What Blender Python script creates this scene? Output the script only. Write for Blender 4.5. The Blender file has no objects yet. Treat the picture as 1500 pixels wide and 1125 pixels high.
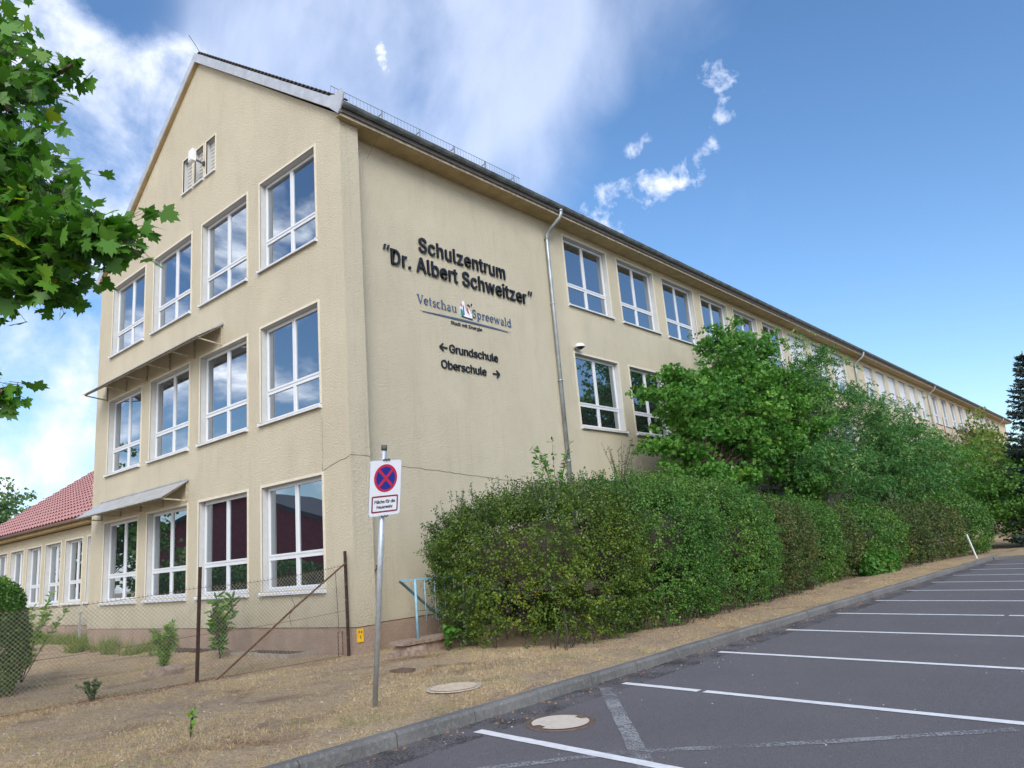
import bpy, math, random
import numpy as np
from mathutils import Vector, Matrix, Quaternion
random.seed(7)
rng = np.random.default_rng(11)
R = math.radians
sc = bpy.context.scene
COL = sc.collection

# ------------------------------------------------------------------ camera
CAM = Vector((11.9232, -8.6406, 1.56))
_r = Vector((0.74522322, 0.66176161, -0.08193854))
_u = Vector((0.21004734, -0.11634216, 0.97074436))
_f = Vector((-0.63286845, 0.74063221, 0.22570214))
cam = bpy.data.cameras.new('camera')
cam.sensor_width = 36.0
cam.lens = 1093.81 / 1500.0 * 36.0
cam.clip_start = 0.05
cam.clip_end = 3000
co = bpy.data.objects.new('camera', cam)
COL.objects.link(co)
co.matrix_world = Matrix(((_r.x, _u.x, -_f.x, CAM.x), (_r.y, _u.y, -_f.y, CAM.y), (_r.z, _u.z, -_f.z, CAM.z), (0, 0, 0, 1)))
sc.camera = co

# ------------------------------------------------------------------ materials
MATS = {}
def newmat(name):
    m = bpy.data.materials.new(name)
    m.use_nodes = True
    nt = m.node_tree
    b = nt.nodes['Principled BSDF']
    MATS[name] = m
    return m, nt, b
def N(nt, t, **kw):
    n = nt.nodes.new('ShaderNode' + t)
    for k, v in kw.items():
        setattr(n, k, v)
    return n
def ramp(nt, fac, stops):
    n = N(nt, 'ValToRGB')
    cr = n.color_ramp
    while len(cr.elements) < len(stops):
        cr.elements.new(0.5)
    for e, (p, c) in zip(cr.elements, stops):
        e.position = p
        e.color = (*c, 1) if len(c) == 3 else c
    nt.links.new(fac, n.inputs['Fac'])
    return n.outputs['Color']
def noise(nt, scale, detail=4, rough=0.55, vec=None, stretch=None, dist=0.0):
    tc = N(nt, 'TexCoord')
    v = vec or tc.outputs['Object']
    if stretch:
        mp = N(nt, 'Mapping')
        mp.inputs['Scale'].default_value = stretch
        nt.links.new(v, mp.inputs['Vector'])
        v = mp.outputs['Vector']
    n = N(nt, 'TexNoise')
    n.inputs['Scale'].default_value = scale
    n.inputs['Detail'].default_value = detail
    n.inputs['Roughness'].default_value = rough
    n.inputs['Distortion'].default_value = dist
    nt.links.new(v, n.inputs['Vector'])
    return n.outputs['Fac']
def mixc(nt, fac, a, b, mode='MIX'):
    n = N(nt, 'Mix', data_type='RGBA', blend_type=mode)
    if hasattr(fac, 'is_linked') or not isinstance(fac, (int, float)):
        nt.links.new(fac, n.inputs[0])
    else:
        n.inputs[0].default_value = fac
    for s, v in ((n.inputs[6], a), (n.inputs[7], b)):
        if isinstance(v, (tuple, list)):
            s.default_value = (*v, 1)
        else:
            nt.links.new(v, s)
    return n.outputs[2]
def math_(nt, op, a, b=0.5, c=None, clamp=False):
    n = N(nt, 'Math', operation=op, use_clamp=clamp)
    for i, v in enumerate((a, b) if c is None else (a, b, c)):
        if isinstance(v, (int, float)):
            n.inputs[i].default_value = v
        else:
            nt.links.new(v, n.inputs[i])
    return n.outputs[0]
def bump(nt, b, h, strength, dist=0.01):
    n = N(nt, 'Bump')
    n.inputs['Strength'].default_value = strength
    n.inputs['Distance'].default_value = dist
    nt.links.new(h, n.inputs['Height'])
    nt.links.new(n.outputs['Normal'], b.inputs['Normal'])
    return n
def simple(name, col, rough=0.6, metal=0.0, var=0.12, scale=6.0, bmp=0.0, spec=0.5):
    m, nt, b = newmat(name)
    f = noise(nt, scale, 5)
    lo = tuple(c * (1 - var) for c in col)
    hi = tuple(min(1, c * (1 + var)) for c in col)
    nt.links.new(ramp(nt, f, [(0.3, lo), (0.7, hi)]), b.inputs['Base Color'])
    b.inputs['Roughness'].default_value = rough
    b.inputs['Metallic'].default_value = metal
    b.inputs['Specular IOR Level'].default_value = spec
    if bmp:
        bump(nt, b, noise(nt, scale * 6, 4), bmp)
    return m

def render_wall(name, c1, c2, stain=(0.30, 0.27, 0.19)):
    m, nt, b = newmat(name)
    f1 = noise(nt, 0.35, 5, 0.6)
    f2 = noise(nt, 2.2, 6, 0.65, stretch=(1, 1, 0.35))
    f3 = noise(nt, 38, 4, 0.7)
    c = ramp(nt, f1, [(0.3, c1), (0.7, c2)])
    k = math_(nt, 'MULTIPLY_ADD', f2, 2.6, -1.25, clamp=True)
    c = mixc(nt, math_(nt, 'MULTIPLY', k, 0.30), c, stain)
    c = mixc(nt, math_(nt, 'MULTIPLY_ADD', f3, 1.6, -0.72, clamp=True), c, (0.63, 0.58, 0.46), 'MIX')
    # splash dirt and rain streaks
    f4 = noise(nt, 3.0, 5, 0.6, stretch=(3.2, 3.2, 0.12))
    s = math_(nt, 'MULTIPLY_ADD', f4, 4.0, -2.35, clamp=True)
    c = mixc(nt, math_(nt, 'MULTIPLY', s, 0.36), c, stain)
    tc_ = N(nt, 'TexCoord'); sp_ = N(nt, 'SeparateXYZ'); nt.links.new(tc_.outputs['Object'], sp_.inputs[0])
    low = math_(nt, 'MULTIPLY_ADD', sp_.outputs[2], -1.1, 1.45, clamp=True)          # splashed foot of the wall
    c = mixc(nt, math_(nt, 'MULTIPLY', math_(nt, 'MULTIPLY', low, f2), 0.75), c, stain)
    f6 = noise(nt, 0.55, 3, 0.4)
    c = mixc(nt, math_(nt, 'MULTIPLY_ADD', f6, 6.0, -3.5, clamp=True), c, tuple(min(1, q * 1.03) for q in c2))   # patched areas
    nt.links.new(c, b.inputs['Base Color'])
    b.inputs['Roughness'].default_value = 0.92
    b.inputs['Specular IOR Level'].default_value = 0.2
    fb = noise(nt, 34, 5, 0.7, stretch=(1, 1, 0.7))
    fb2 = noise(nt, 60, 2, 0.5)
    h = math_(nt, 'MULTIPLY_ADD', fb2, 0.35, fb)
    bump(nt, b, h, 1.0, 0.035)
    return m
render_wall('render_cream', (0.52, 0.468, 0.348), (0.595, 0.540, 0.408))
render_wall('render_cream_warm_lit', (0.60, 0.49, 0.365), (0.65, 0.53, 0.40))  # same cream render, warm light on the far end put into its colour
render_wall('render_pink', (0.40, 0.28, 0.215), (0.47, 0.33, 0.26), (0.24, 0.19, 0.15))
simple('reveal_paint', (0.46, 0.47, 0.465), 0.7, var=0.06, scale=5)
simple('trim_paint', (0.63, 0.58, 0.47), 0.8, var=0.08, scale=9)
simple('soffit_paint', (0.42, 0.31, 0.15), 0.85, var=0.2, scale=3)
simple('pvc_white', (0.66, 0.68, 0.71), 0.32, var=0.02, scale=3)
simple('sill_metal', (0.58, 0.60, 0.64), 0.45, var=0.12, scale=7)
simple('sill_edge', (0.10, 0.10, 0.09), 0.7)
simple('zinc_light', (0.52, 0.53, 0.54), 0.45, 0.55, var=0.14, scale=4)
simple('zinc_dark', (0.17, 0.19, 0.20), 0.45, 0.5, var=0.45, scale=3)
simple('zinc_pipe', (0.36, 0.40, 0.42), 0.42, 0.6, var=0.3, scale=3)
simple('wire_dark', (0.08, 0.08, 0.09), 0.5, 0.6)
simple('fascia_paint', (0.40, 0.34, 0.26), 0.85, var=0.35, scale=8)
simple('letter_black', (0.012, 0.013, 0.017), 0.45, var=0.1)
simple('letter_grey', (0.05, 0.055, 0.06), 0.5)
simple('letter_blue', (0.055, 0.105, 0.20), 0.5, var=0.25)
simple('logo_white', (0.75, 0.77, 0.82), 0.5)
simple('logo_green', (0.04, 0.22, 0.20), 0.5)
simple('logo_blue', (0.03, 0.10, 0.28), 0.5)
simple('logo_red', (0.55, 0.12, 0.09), 0.5)
simple('sign_white', (0.78, 0.79, 0.84), 0.35, var=0.02)
simple('sign_red', (0.52, 0.025, 0.06), 0.4, var=0.05)
simple('sign_blue', (0.015, 0.03, 0.25), 0.4, var=0.05)
simple('sign_darkred', (0.22, 0.02, 0.035), 0.4)
simple('galvanised', (0.50, 0.54, 0.58), 0.38, 0.6, var=0.15, scale=14)
simple('rust', (0.045, 0.024, 0.017), 0.9, var=0.6, scale=30, bmp=0.5)
simple('rust_brown', (0.11, 0.055, 0.030), 0.85, var=0.5, scale=22, bmp=0.4)
simple('mesh_wire', (0.30, 0.26, 0.21), 0.6, 0.4, var=0.3)
simple('rail_blue', (0.22, 0.42, 0.55), 0.5, var=0.15, scale=12)
simple('rail_dark', (0.05, 0.10, 0.12), 0.5, var=0.25)
simple('marker_yellow', (0.75, 0.42, 0.01), 0.5, var=0.12, scale=20)
simple('plastic_white', (0.72, 0.73, 0.72), 0.4, var=0.05)
simple('lens_dark', (0.02, 0.02, 0.025), 0.15)
simple('blind_white', (0.66, 0.70, 0.76), 0.7, var=0.05)
simple('louvre_grey', (0.50, 0.50, 0.48), 0.7, var=0.15)
simple('concrete', (0.30, 0.26, 0.215), 0.95, var=0.25, scale=9, bmp=0.5)
simple('concrete_brown', (0.27, 0.20, 0.155), 0.95, var=0.35, scale=14, bmp=0.8)
simple('iron_rust', (0.13, 0.085, 0.06), 0.85, var=0.35, scale=20, bmp=0.4)
simple('disc_concrete', (0.55, 0.48, 0.40), 0.9, var=0.1, scale=18, bmp=0.3)
simple('dusty_concrete', (0.54, 0.43, 0.30), 1.0, var=0.2, scale=14, bmp=0.4)
simple('bark', (0.10, 0.075, 0.05), 0.95, var=0.4, scale=14, bmp=0.8)
simple('twig', (0.055, 0.045, 0.030), 0.95, var=0.4, scale=20, bmp=0.3)
simple('canopy_top', (0.36, 0.365, 0.36), 0.4, var=0.18, scale=5)
simple('canopy_steel', (0.40, 0.36, 0.27), 0.6, var=0.3, scale=10)
simple('red_boards', (0.26, 0.03, 0.045), 0.75, var=0.2, scale=3)
simple('dark_slate', (0.055, 0.055, 0.065), 0.7, var=0.2)
simple('joint_recess_dark', (0.075, 0.05, 0.035), 1.0, var=0.4, scale=12, bmp=0.8)  # dark joints and cracks, also the painted shade of the light well
simple('stone_bits', (0.40, 0.34, 0.27), 0.95, var=0.3, scale=20)
simple('dry_leaf', (0.21, 0.12, 0.065), 0.9, var=0.5, scale=30)

# glass
m, nt, b = newmat('window_glass')
nt.nodes.remove(b)
out = nt.nodes['Material Output']
df = N(nt, 'BsdfDiffuse'); df.inputs['Color'].default_value = (0.018, 0.022, 0.028, 1)
gl = N(nt, 'BsdfGlossy'); gl.inputs['Color'].default_value = (0.86, 0.93, 1.0, 1); gl.inputs['Roughness'].default_value = 0.004
fr = N(nt, 'Fresnel'); fr.inputs['IOR'].default_value = 2.3
mx = N(nt, 'MixShader')
nt.links.new(math_(nt, 'MULTIPLY_ADD', fr.outputs[0], 1.0, 0.24, clamp=True), mx.inputs[0])
nt.links.new(df.outputs[0], mx.inputs[1]); nt.links.new(gl.outputs[0], mx.inputs[2])
nb = N(nt, 'Bump'); nb.inputs['Strength'].default_value = 0.05; nb.inputs['Distance'].default_value = 0.02
nt.links.new(noise(nt, 0.9, 1), nb.inputs['Height']); nt.links.new(nb.outputs[0], gl.inputs['Normal'])
nt.links.new(mx.outputs[0], out.inputs[0])

# roof tiles (red) with pan pattern
def tile_mat(name, c1, c2, c3):
    m, nt, b = newmat(name)
    f = noise(nt, 5, 4); f2 = noise(nt, 0.6, 3)
    c = ramp(nt, f, [(0.3, c1), (0.7, c2)])
    c = mixc(nt, math_(nt, 'MULTIPLY_ADD', f2, 1.5, -0.6, clamp=True), c, c3)
    nt.links.new(c, b.inputs['Base Color']); b.inputs['Roughness'].default_value = 0.75
    return m
tile_mat('tile_red', (0.35, 0.165, 0.16), (0.44, 0.235, 0.225), (0.39, 0.235, 0.23))
tile_mat('tile_dark', (0.07, 0.065, 0.06), (0.12, 0.11, 0.10), (0.10, 0.09, 0.08))

def leafmat(name, stops, transl=0.28, rough=0.5, spec=0.35):
    m, nt, b = newmat(name)
    at = N(nt, 'Attribute'); at.attribute_name = 'tint'
    c = ramp(nt, at.outputs['Fac'], stops)
    nt.links.new(c, b.inputs['Base Color'])
    b.inputs['Roughness'].default_value = rough
    b.inputs['Specular IOR Level'].default_value = spec
    tr = N(nt, 'BsdfTranslucent')
    c2 = mixc(nt, 1.0, c, (1.0, 1.25, 0.45), 'MULTIPLY')
    nt.links.new(c2, tr.inputs['Color'])
    mx = N(nt, 'MixShader'); mx.inputs[0].default_value = transl
    nt.links.new(b.outputs[0], mx.inputs[1]); nt.links.new(tr.outputs[0], mx.inputs[2])
    nt.links.new(mx.outputs[0], nt.nodes['Material Output'].inputs[0])
    return m
leafmat('leaf_maple', [(0, (0.050, 0.141, 0.020)), (0.6, (0.099, 0.247, 0.028)), (0.9, (0.198, 0.363, 0.036)), (1, (0.430, 0.446, 0.036))], 0.35, 0.42, 0.45)
leafmat('leaf_tree', [(0, (0.042, 0.141, 0.023)), (0.6, (0.101, 0.260, 0.040)), (1, (0.243, 0.425, 0.060))], 0.32)
leafmat('leaf_ash', [(0, (0.038, 0.127, 0.033)), (0.6, (0.085, 0.221, 0.059)), (1, (0.320, 0.442, 0.154))], 0.32)
leafmat('leaf_yellow', [(0, (0.073, 0.133, 0.030)), (0.6, (0.177, 0.232, 0.050)), (1, (0.343, 0.365, 0.119))], 0.3)
leafmat('leaf_hedge', [(0, (0.036, 0.103, 0.019)), (0.55, (0.073, 0.177, 0.028)), (0.85, (0.137, 0.246, 0.040)), (1, (0.257, 0.299, 0.061))], 0.18)
leafmat('leaf_hedge_olive', [(0, (0.034, 0.073, 0.013)), (0.45, (0.081, 0.141, 0.019)), (0.8, (0.169, 0.223, 0.020)), (0.95, (0.293, 0.287, 0.022)), (1, (0.338, 0.186, 0.022))], 0.18)
leafmat('leaf_hedge_brown', [(0, (0.040, 0.065, 0.019)), (0.6, (0.078, 0.119, 0.030)), (0.9, (0.145, 0.136, 0.043)), (1, (0.189, 0.130, 0.052))], 0.18)
leafmat('leaf_grey', [(0, (0.046, 0.084, 0.039)), (0.6, (0.111, 0.168, 0.078)), (1, (0.247, 0.308, 0.182))], 0.2)
leafmat('leaf_bright', [(0, (0.088, 0.216, 0.030)), (0.6, (0.175, 0.336, 0.040)), (1, (0.350, 0.456, 0.060))], 0.35)
leafmat('leaf_vine', [(0, (0.032, 0.122, 0.020)), (0.6, (0.086, 0.224, 0.030)), (1, (0.270, 0.356, 0.050))], 0.3)
leafmat('leaf_far', [(0, (0.065, 0.130, 0.052)), (0.6, (0.117, 0.208, 0.078)), (1, (0.221, 0.325, 0.143))], 0.25)
leafmat('needle', [(0, (0.024, 0.049, 0.044)), (0.6, (0.049, 0.081, 0.073)), (1, (0.101, 0.140, 0.130))], 0.05, 0.6)
leafmat('straw', [(0, (0.30, 0.20, 0.10)), (0.6, (0.60, 0.45, 0.25)), (0.9, (0.72, 0.58, 0.38)), (1, (0.22, 0.24, 0.09))], 0.2, 0.8, 0.1)

# ground materials
m, nt, b = newmat('dry_lawn')
f0 = noise(nt, 0.35, 6, 0.65); f1 = noise(nt, 1.6, 6, 0.7, dist=0.4); f2 = noise(nt, 14, 5, 0.7); f3 = noise(nt, 70, 3, 0.6)
straw = ramp(nt, f2, [(0.22, (0.36, 0.25, 0.15)), (0.45, (0.60, 0.45, 0.28)), (0.7, (0.74, 0.59, 0.40))])
earth_recess_tone = ramp(nt, f2, [(0.22, (0.30, 0.205, 0.14)), (0.5, (0.50, 0.375, 0.28)), (0.75, (0.66, 0.53, 0.42))])
f5 = noise(nt, 0.8, 5, 0.7, dist=0.6)
green = ramp(nt, f2, [(0.3, (0.10, 0.11, 0.045)), (0.7, (0.22, 0.20, 0.09))])
c = mixc(nt, math_(nt, 'MULTIPLY_ADD', f1, 5.0, -2.35, clamp=True), straw, earth_recess_tone)
c = mixc(nt, math_(nt, 'MULTIPLY_ADD', f0, 7.0, -4.4, clamp=True), c, green)
c = mixc(nt, math_(nt, 'MULTIPLY_ADD', f5, 6.0, -3.25, clamp=True), c, (0.27, 0.165, 0.11))
c = mixc(nt, math_(nt, 'MULTIPLY_ADD', f3, 4.0, -1.85, clamp=True), c, (0.22, 0.155, 0.10))
nt.links.new(c, b.inputs['Base Color']); b.inputs['Roughness'].default_value = 1.0; b.inputs['Specular IOR Level'].default_value = 0.1
bump(nt, b, math_(nt, 'MULTIPLY_ADD', f3, 0.4, f2), 1.0, 0.09)

m, nt, b = newmat('asphalt')
f0 = noise(nt, 0.45, 5, 0.6); f1 = noise(nt, 60, 3, 0.7); f2 = noise(nt, 190, 2, 0.6); f3 = noise(nt, 2.3, 5, 0.7)
c = ramp(nt, f0, [(0.3, (0.094, 0.088, 0.094)), (0.7, (0.126, 0.118, 0.125))])
c = mixc(nt, math_(nt, 'MULTIPLY_ADD', f2, 4.5, -2.1, clamp=True), c, (0.24, 0.225, 0.235))
c = mixc(nt, math_(nt, 'MULTIPLY_ADD', f1, 4.0, -2.1, clamp=True), c, (0.062, 0.060, 0.064))
c = mixc(nt, math_(nt, 'MULTIPLY_ADD', f3, 3.0, -1.75, clamp=True), c, (0.145, 0.125, 0.125))
nt.links.new(c, b.inputs['Base Color']); b.inputs['Roughness'].default_value = 0.82; b.inputs['Specular IOR Level'].default_value = 0.3
bump(nt, b, math_(nt, 'MULTIPLY_ADD', f1, 0.6, f2), 0.8, 0.012)

m, nt, b = newmat('line_paint')
f1 = noise(nt, 9, 5, 0.7); f2 = noise(nt, 60, 3, 0.6)
nt.links.new(ramp(nt, f1, [(0.3, (0.60, 0.60, 0.61)), (0.7, (0.78, 0.78, 0.79))]), b.inputs['Base Color'])
b.inputs['Roughness'].default_value = 0.6
bump(nt, b, f2, 0.3)
def worn(name, thr, col):
    m, nt, b = newmat(name)
    f1 = noise(nt, 45, 5, 0.75); f2 = noise(nt, 2.0, 4, 0.6)
    nt.nodes.remove(b)
    d = N(nt, 'BsdfPrincipled'); d.inputs['Base Color'].default_value = (*col, 1); d.inputs['Roughness'].default_value = 0.8
    t = N(nt, 'BsdfTransparent'); mx = N(nt, 'MixShader')
    s = math_(nt, 'MULTIPLY_ADD', f2, 0.5, f1)
    nt.links.new(math_(nt, 'MULTIPLY_ADD', s, 9.0, thr, clamp=True), mx.inputs[0])
    nt.links.new(t.outputs[0], mx.inputs[1]); nt.links.new(d.outputs[0], mx.inputs[2])
    nt.links.new(mx.outputs[0], nt.nodes['Material Output'].inputs[0])
worn('worn_paint', -6.2, (0.26, 0.26, 0.27))
worn('chipped_white', -5.3, (0.70, 0.70, 0.72))
worn('stain_film', -6.9, (0.05, 0.045, 0.04))

m, nt, b = newmat('kerb_stone')
f0 = noise(nt, 1.2, 5, 0.6); f1 = noise(nt, 25, 5, 0.7)
c = ramp(nt, f0, [(0.3, (0.10, 0.10, 0.097)), (0.7, (0.175, 0.172, 0.165))])
c = mixc(nt, math_(nt, 'MULTIPLY_ADD', f1, 3.0, -1.5, clamp=True), c, (0.27, 0.262, 0.245))
nt.links.new(c, b.inputs['Base Color']); b.inputs['Roughness'].default_value = 0.95
bump(nt, b, f1, 0.7, 0.02)

# ------------------------------------------------------------------ object helpers
def tag(o, label=None, cat=None, group=None, kind=None):
    if label: o['label'] = label
    if cat: o['category'] = cat
    if group: o['group'] = group
    if kind: o['kind'] = kind
    return o
def thing(name, label, cat, loc=(0, 0, 0), group=None):
    o = bpy.data.objects.new(name, None)
    COL.objects.link(o)
    o.location = loc
    o.empty_display_size = 0.2
    return tag(o, label, cat, group)
def link(name, me, parent=None, loc=None):
    o = bpy.data.objects.new(name, me)
    COL.objects.link(o)
    if parent is not None:
        o.parent = parent
    if loc is not None:
        o.location = loc
    return o
class MB:
    def __init__(s, off=(0, 0, 0)):
        s.v = []; s.f = []; s.off = Vector(off)
    def add(s, vs, fs):
        n = len(s.v)
        s.v.extend([tuple(Vector(v) - s.off) for v in vs])
        s.f.extend([tuple(i + n for i in f) for f in fs])
        return s
    def box(s, a, b):
        x0, y0, z0 = [min(p, q) for p, q in zip(a, b)]; x1, y1, z1 = [max(p, q) for p, q in zip(a, b)]
        return s.add([(x0, y0, z0), (x1, y0, z0), (x1, y1, z0), (x0, y1, z0), (x0, y0, z1), (x1, y0, z1), (x1, y1, z1), (x0, y1, z1)],
                     [(0, 3, 2, 1), (4, 5, 6, 7), (0, 1, 5, 4), (1, 2, 6, 5), (2, 3, 7, 6), (3, 0, 4, 7)])
    def quad(s, a, b, c, d):
        return s.add([a, b, c, d], [(0, 1, 2, 3)])
    def prism(s, poly, vec):
        n = len(poly); vec = Vector(vec)
        vs = [Vector(p) for p in poly] + [Vector(p) + vec for p in poly]
        return s.add(vs, [tuple(range(n))[::-1], tuple(range(n, 2 * n))] + [(i, (i + 1) % n, n + (i + 1) % n, n + i) for i in range(n)])
    def bar(s, a, b, w, h=None, up=(0, 0, 1)):
        a = Vector(a); b = Vector(b); h = h or w
        d = (b - a).normalized(); u = Vector(up)
        if abs(d.dot(u)) > 0.98: u = Vector((1, 0, 0))
        sx = d.cross(u).normalized() * w / 2; sy = sx.cross(d).normalized() * h / 2
        vs = [a - sx - sy, a + sx - sy, a + sx + sy, a - sx + sy, b - sx - sy, b + sx - sy, b + sx + sy, b - sx + sy]
        return s.add(vs, [(0, 3, 2, 1), (4, 5, 6, 7), (0, 1, 5, 4), (1, 2, 6, 5), (2, 3, 7, 6), (3, 0, 4, 7)])
    def tube(s, pts, rad, n=8, cap=True):
        pts = [Vector(p) for p in pts]
        if isinstance(rad, (int, float)): rad = [rad] * len(pts)
        rings = []; base = len(s.v)
        prev = None; vs = []; fs = []
        for i, p in enumerate(pts):
            d = (pts[min(i + 1, len(pts) - 1)] - pts[max(i - 1, 0)]).normalized()
            if prev is None:
                ref = Vector((0, 0, 1)) if abs(d.z) < 0.9 else Vector((1, 0, 0))
                x = d.cross(ref).normalized()
            else:
                x = (prev - d * prev.dot(d)).normalized()
            prev = x; y = d.cross(x)
            for k in range(n):
                a = 2 * math.pi * k / n
                vs.append(p + (x * math.cos(a) + y * math.sin(a)) * rad[i])
        for i in range(len(pts) - 1):
            for k in range(n):
                fs.append((i * n + k, i * n + (k + 1) % n, (i + 1) * n + (k + 1) % n, (i + 1) * n + k))
        if cap:
            fs.append(tuple(range(n))[::-1]); fs.append(tuple((len(pts) - 1) * n + k for k in range(n)))
        return s.add(vs, fs)
    def mesh(s, name, mat, smooth=False):
        me = bpy.data.meshes.new(name)
        me.from_pydata(s.v, [], s.f)
        me.materials.append(MATS[mat])
        if smooth:
            me.polygons.foreach_set('use_smooth', [True] * len(me.polygons))
        me.update()
        return me
    def build(s, name, mat, parent=None, smooth=False):
        o = link(name, s.mesh(name, mat, smooth), parent)
        return o

# ------------------------------------------------------------------ walls with openings
def wall_strips(mb, P, s0, s1, z0, top, holes, depth, zmin_top=None):
    """P(s, z, d) -> world point, d = depth into the wall. top(s) roofline. holes (sa, sb, za, zb)."""
    br = sorted(set([s0, s1] + [h[0] for h in holes] + [h[1] for h in holes] + ([zmin_top] if zmin_top else [])))
    for a, b in zip(br[:-1], br[1:]):
        hs = sorted([h for h in holes if h[0] <= a + 1e-6 and h[1] >= b - 1e-6], key=lambda h: h[2])
        z = z0
        for h in hs:
            mb.quad(P(a, z, 0), P(b, z, 0), P(b, h[2], 0), P(a, h[2], 0)); z = h[3]
        mb.quad(P(a, z, 0), P(b, z, 0), P(b, top(b), 0), P(a, top(a), 0))
    for (a, b, c, d) in (holes if depth else []):
        D = depth
        mb.quad(P(a, c, 0), P(a, d, 0), P(a, d, D), P(a, c, D))
        mb.quad(P(b, d, 0), P(b, c, 0), P(b, c, D), P(b, d, D))
        mb.quad(P(a, d, 0), P(b, d, 0), P(b, d, D), P(a, d, D))
        mb.quad(P(b, c, 0), P(a, c, 0), P(a, c, D), P(b, c, D))
    return mb

# --- measured building
GX0, GX1, GXA = -12.28, 0.36, -5.96
Z_PL = 0.57
EAVE, APEX = 11.0, 15.72
SH = 3.6
ZT = 3.46
GW, GP = 2.23, 2.829
WHG, WHL = 2.17, 2.10
gwin = []
for fl in range(3):
    for c in range(4):
        xr = -0.569 - (3 - c) * GP
        gwin.append((xr - GW, xr, ZT + fl * SH - WHG, ZT + fl * SH, fl, c))
lwin = []
LY = []
for k in range(9): LY.append((8.15 + 2.835 * k, 2.2, 'a'))
for k in range(6): LY.append((36.3 + 2.4 * k, 1.75, 'b'))
for k in range(9): LY.append((51.95 + 2.95 * k, 2.1, 'c'))
for fl in range(3):
    for i, (y, w, s) in enumerate(LY):
        if fl == 0 and i > 6: continue
        if fl == 1 and 17 < i < 20: pass
        lwin.append((y, y + w, ZT + fl * SH - WHL, ZT + fl * SH, fl, i, s))
YEND = 84.3
school = thing('school_building', 'long three-storey cream school building with gable end and black lettering on its side', 'building', (-6, 20, 0))
SO = Vector((-6, 20, 0))
def part(mb, name, mat, smooth=False, parent=None):
    """mesh given in world coordinates, stored relative to its parent"""
    par = parent or school
    o = mb.build(name, mat, par, smooth)
    base = Vector((0, 0, 0)); q = par
    while q is not None:
        base += Vector(q.location); q = q.parent
    o.location = -base
    return o

vents = [(-6.78, -6.24), (-6.12, -5.62), (-5.47, -4.98)]
PG = lambda s, z, d: (s, d, z)
def gtop(s): return EAVE + (APEX - EAVE) * (1 - abs(s - GXA) / 6.32)
mb = MB()
wall_strips(mb, PG, GX0, GX1, Z_PL, gtop, [h[:4] for h in gwin] + [(a, b, 12.02, 13.02) for a, b in vents] , 0, GXA)
mb.quad((GX1, 0, Z_PL), (GX1, 0.47, Z_PL), (GX1, 0.47, EAVE), (GX1, 0, EAVE))
mb.quad((GX1, 0.47, Z_PL), (0, 0.47, Z_PL), (0, 0.47, EAVE), (GX1, 0.47, EAVE))
mb.quad((GX0, 0, Z_PL), (GX1, 0, Z_PL), (GX1, 0.47, Z_PL), (GX0, 0.47, Z_PL))
mb.quad((GX0, 0, Z_PL), (GX0, 84, Z_PL), (GX0, 84, EAVE), (GX0, 0, EAVE))
part(mb, 'gable_wall', 'render_cream')
PL_ = lambda s, z, d: (-d, s, z)
mb = MB()
ysplit = 51.2
wall_strips(mb, PL_, 0.47, ysplit, Z_PL, lambda s: EAVE + 0.1, [h[:4] for h in lwin if h[0] < ysplit], 0)
mb.quad((0, 0.47, Z_PL), (0, 84, Z_PL), (-0.3, 84, Z_PL), (-0.3, 0.47, Z_PL))
part(mb, 'side_wall', 'render_cream')
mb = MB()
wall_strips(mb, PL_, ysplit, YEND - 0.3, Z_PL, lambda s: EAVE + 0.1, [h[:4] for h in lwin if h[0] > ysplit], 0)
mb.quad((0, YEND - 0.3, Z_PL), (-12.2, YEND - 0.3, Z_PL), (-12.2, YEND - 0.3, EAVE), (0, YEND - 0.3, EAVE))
part(mb, 'far_side_wall', 'render_cream_warm_lit')
mb = MB()
for a, b in vents:
    c, d = 12.02, 13.02; t = .04; e = .012
    mb.box((a - t, -e, c), (a, 0.03, d + t)); mb.box((b, -e, c), (b + t, 0.03, d + t)); mb.box((a, -e, d), (b, 0.03, d + t))
part(mb, 'vent_frame_trim', 'trim_paint')
# plinth
mb = MB()
mb.box((GX0 + 0.02, 0.018, -0.3), (GX1 - 0.018, 0.45, Z_PL - 0.008))
mb.box((-0.4, 0.452, -0.3), (-0.018, YEND - 0.3, Z_PL - 0.008))
part(mb, 'plinth', 'render_pink')
mb = MB()
mb.box((GX0 + 0.01, 0.012, Z_PL - 0.010), (GX1 - 0.012, 0.4, Z_PL - 0.001))
mb.box((-0.3, 0.46, Z_PL - 0.010), (-0.012, 60, Z_PL - 0.001))
part(mb, 'plinth_joint', 'joint_recess_dark')
# cracks in the render
mb = MB()
def crack(fn, pts, w=0.012):
    fine = []
    for p, q in zip(pts[:-1], pts[1:]):
        n = max(2, int(math.hypot(q[0] - p[0], q[1] - p[1]) / 0.12))
        for i in range(n):
            t = i / n
            fine.append((p[0] + (q[0] - p[0]) * t, p[1] + (q[1] - p[1]) * t + random.uniform(-.012, .012)))
    fine.append(pts[-1])
    mb = MB()
    for p, q in zip(fine[:-1], fine[1:]):
        mb.bar(fn(*p), fn(*q), w * random.uniform(.6, 1.2), w * .5)
    part(mb, 'render_crack', 'joint_recess_dark')
crack(lambda s, z: (0.001, s, z), [(0.5, 3.68), (2.2, 3.56), (4.2, 3.42), (7.1, 3.24)])
crack(lambda s, z: (0.361, s, z), [(0.0, 3.72), (0.46, 3.70)])
crack(lambda s, z: (s, -0.001, z), [(0.35, 3.70), (-0.1, 3.62), (-0.55, 3.52)])
crack(lambda s, z: (s, -0.001, z), [(-1.75, 1.2), (-1.6, 1.0), (-1.8, 0.8), (-1.72, 0.6)], 0.014)
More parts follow.
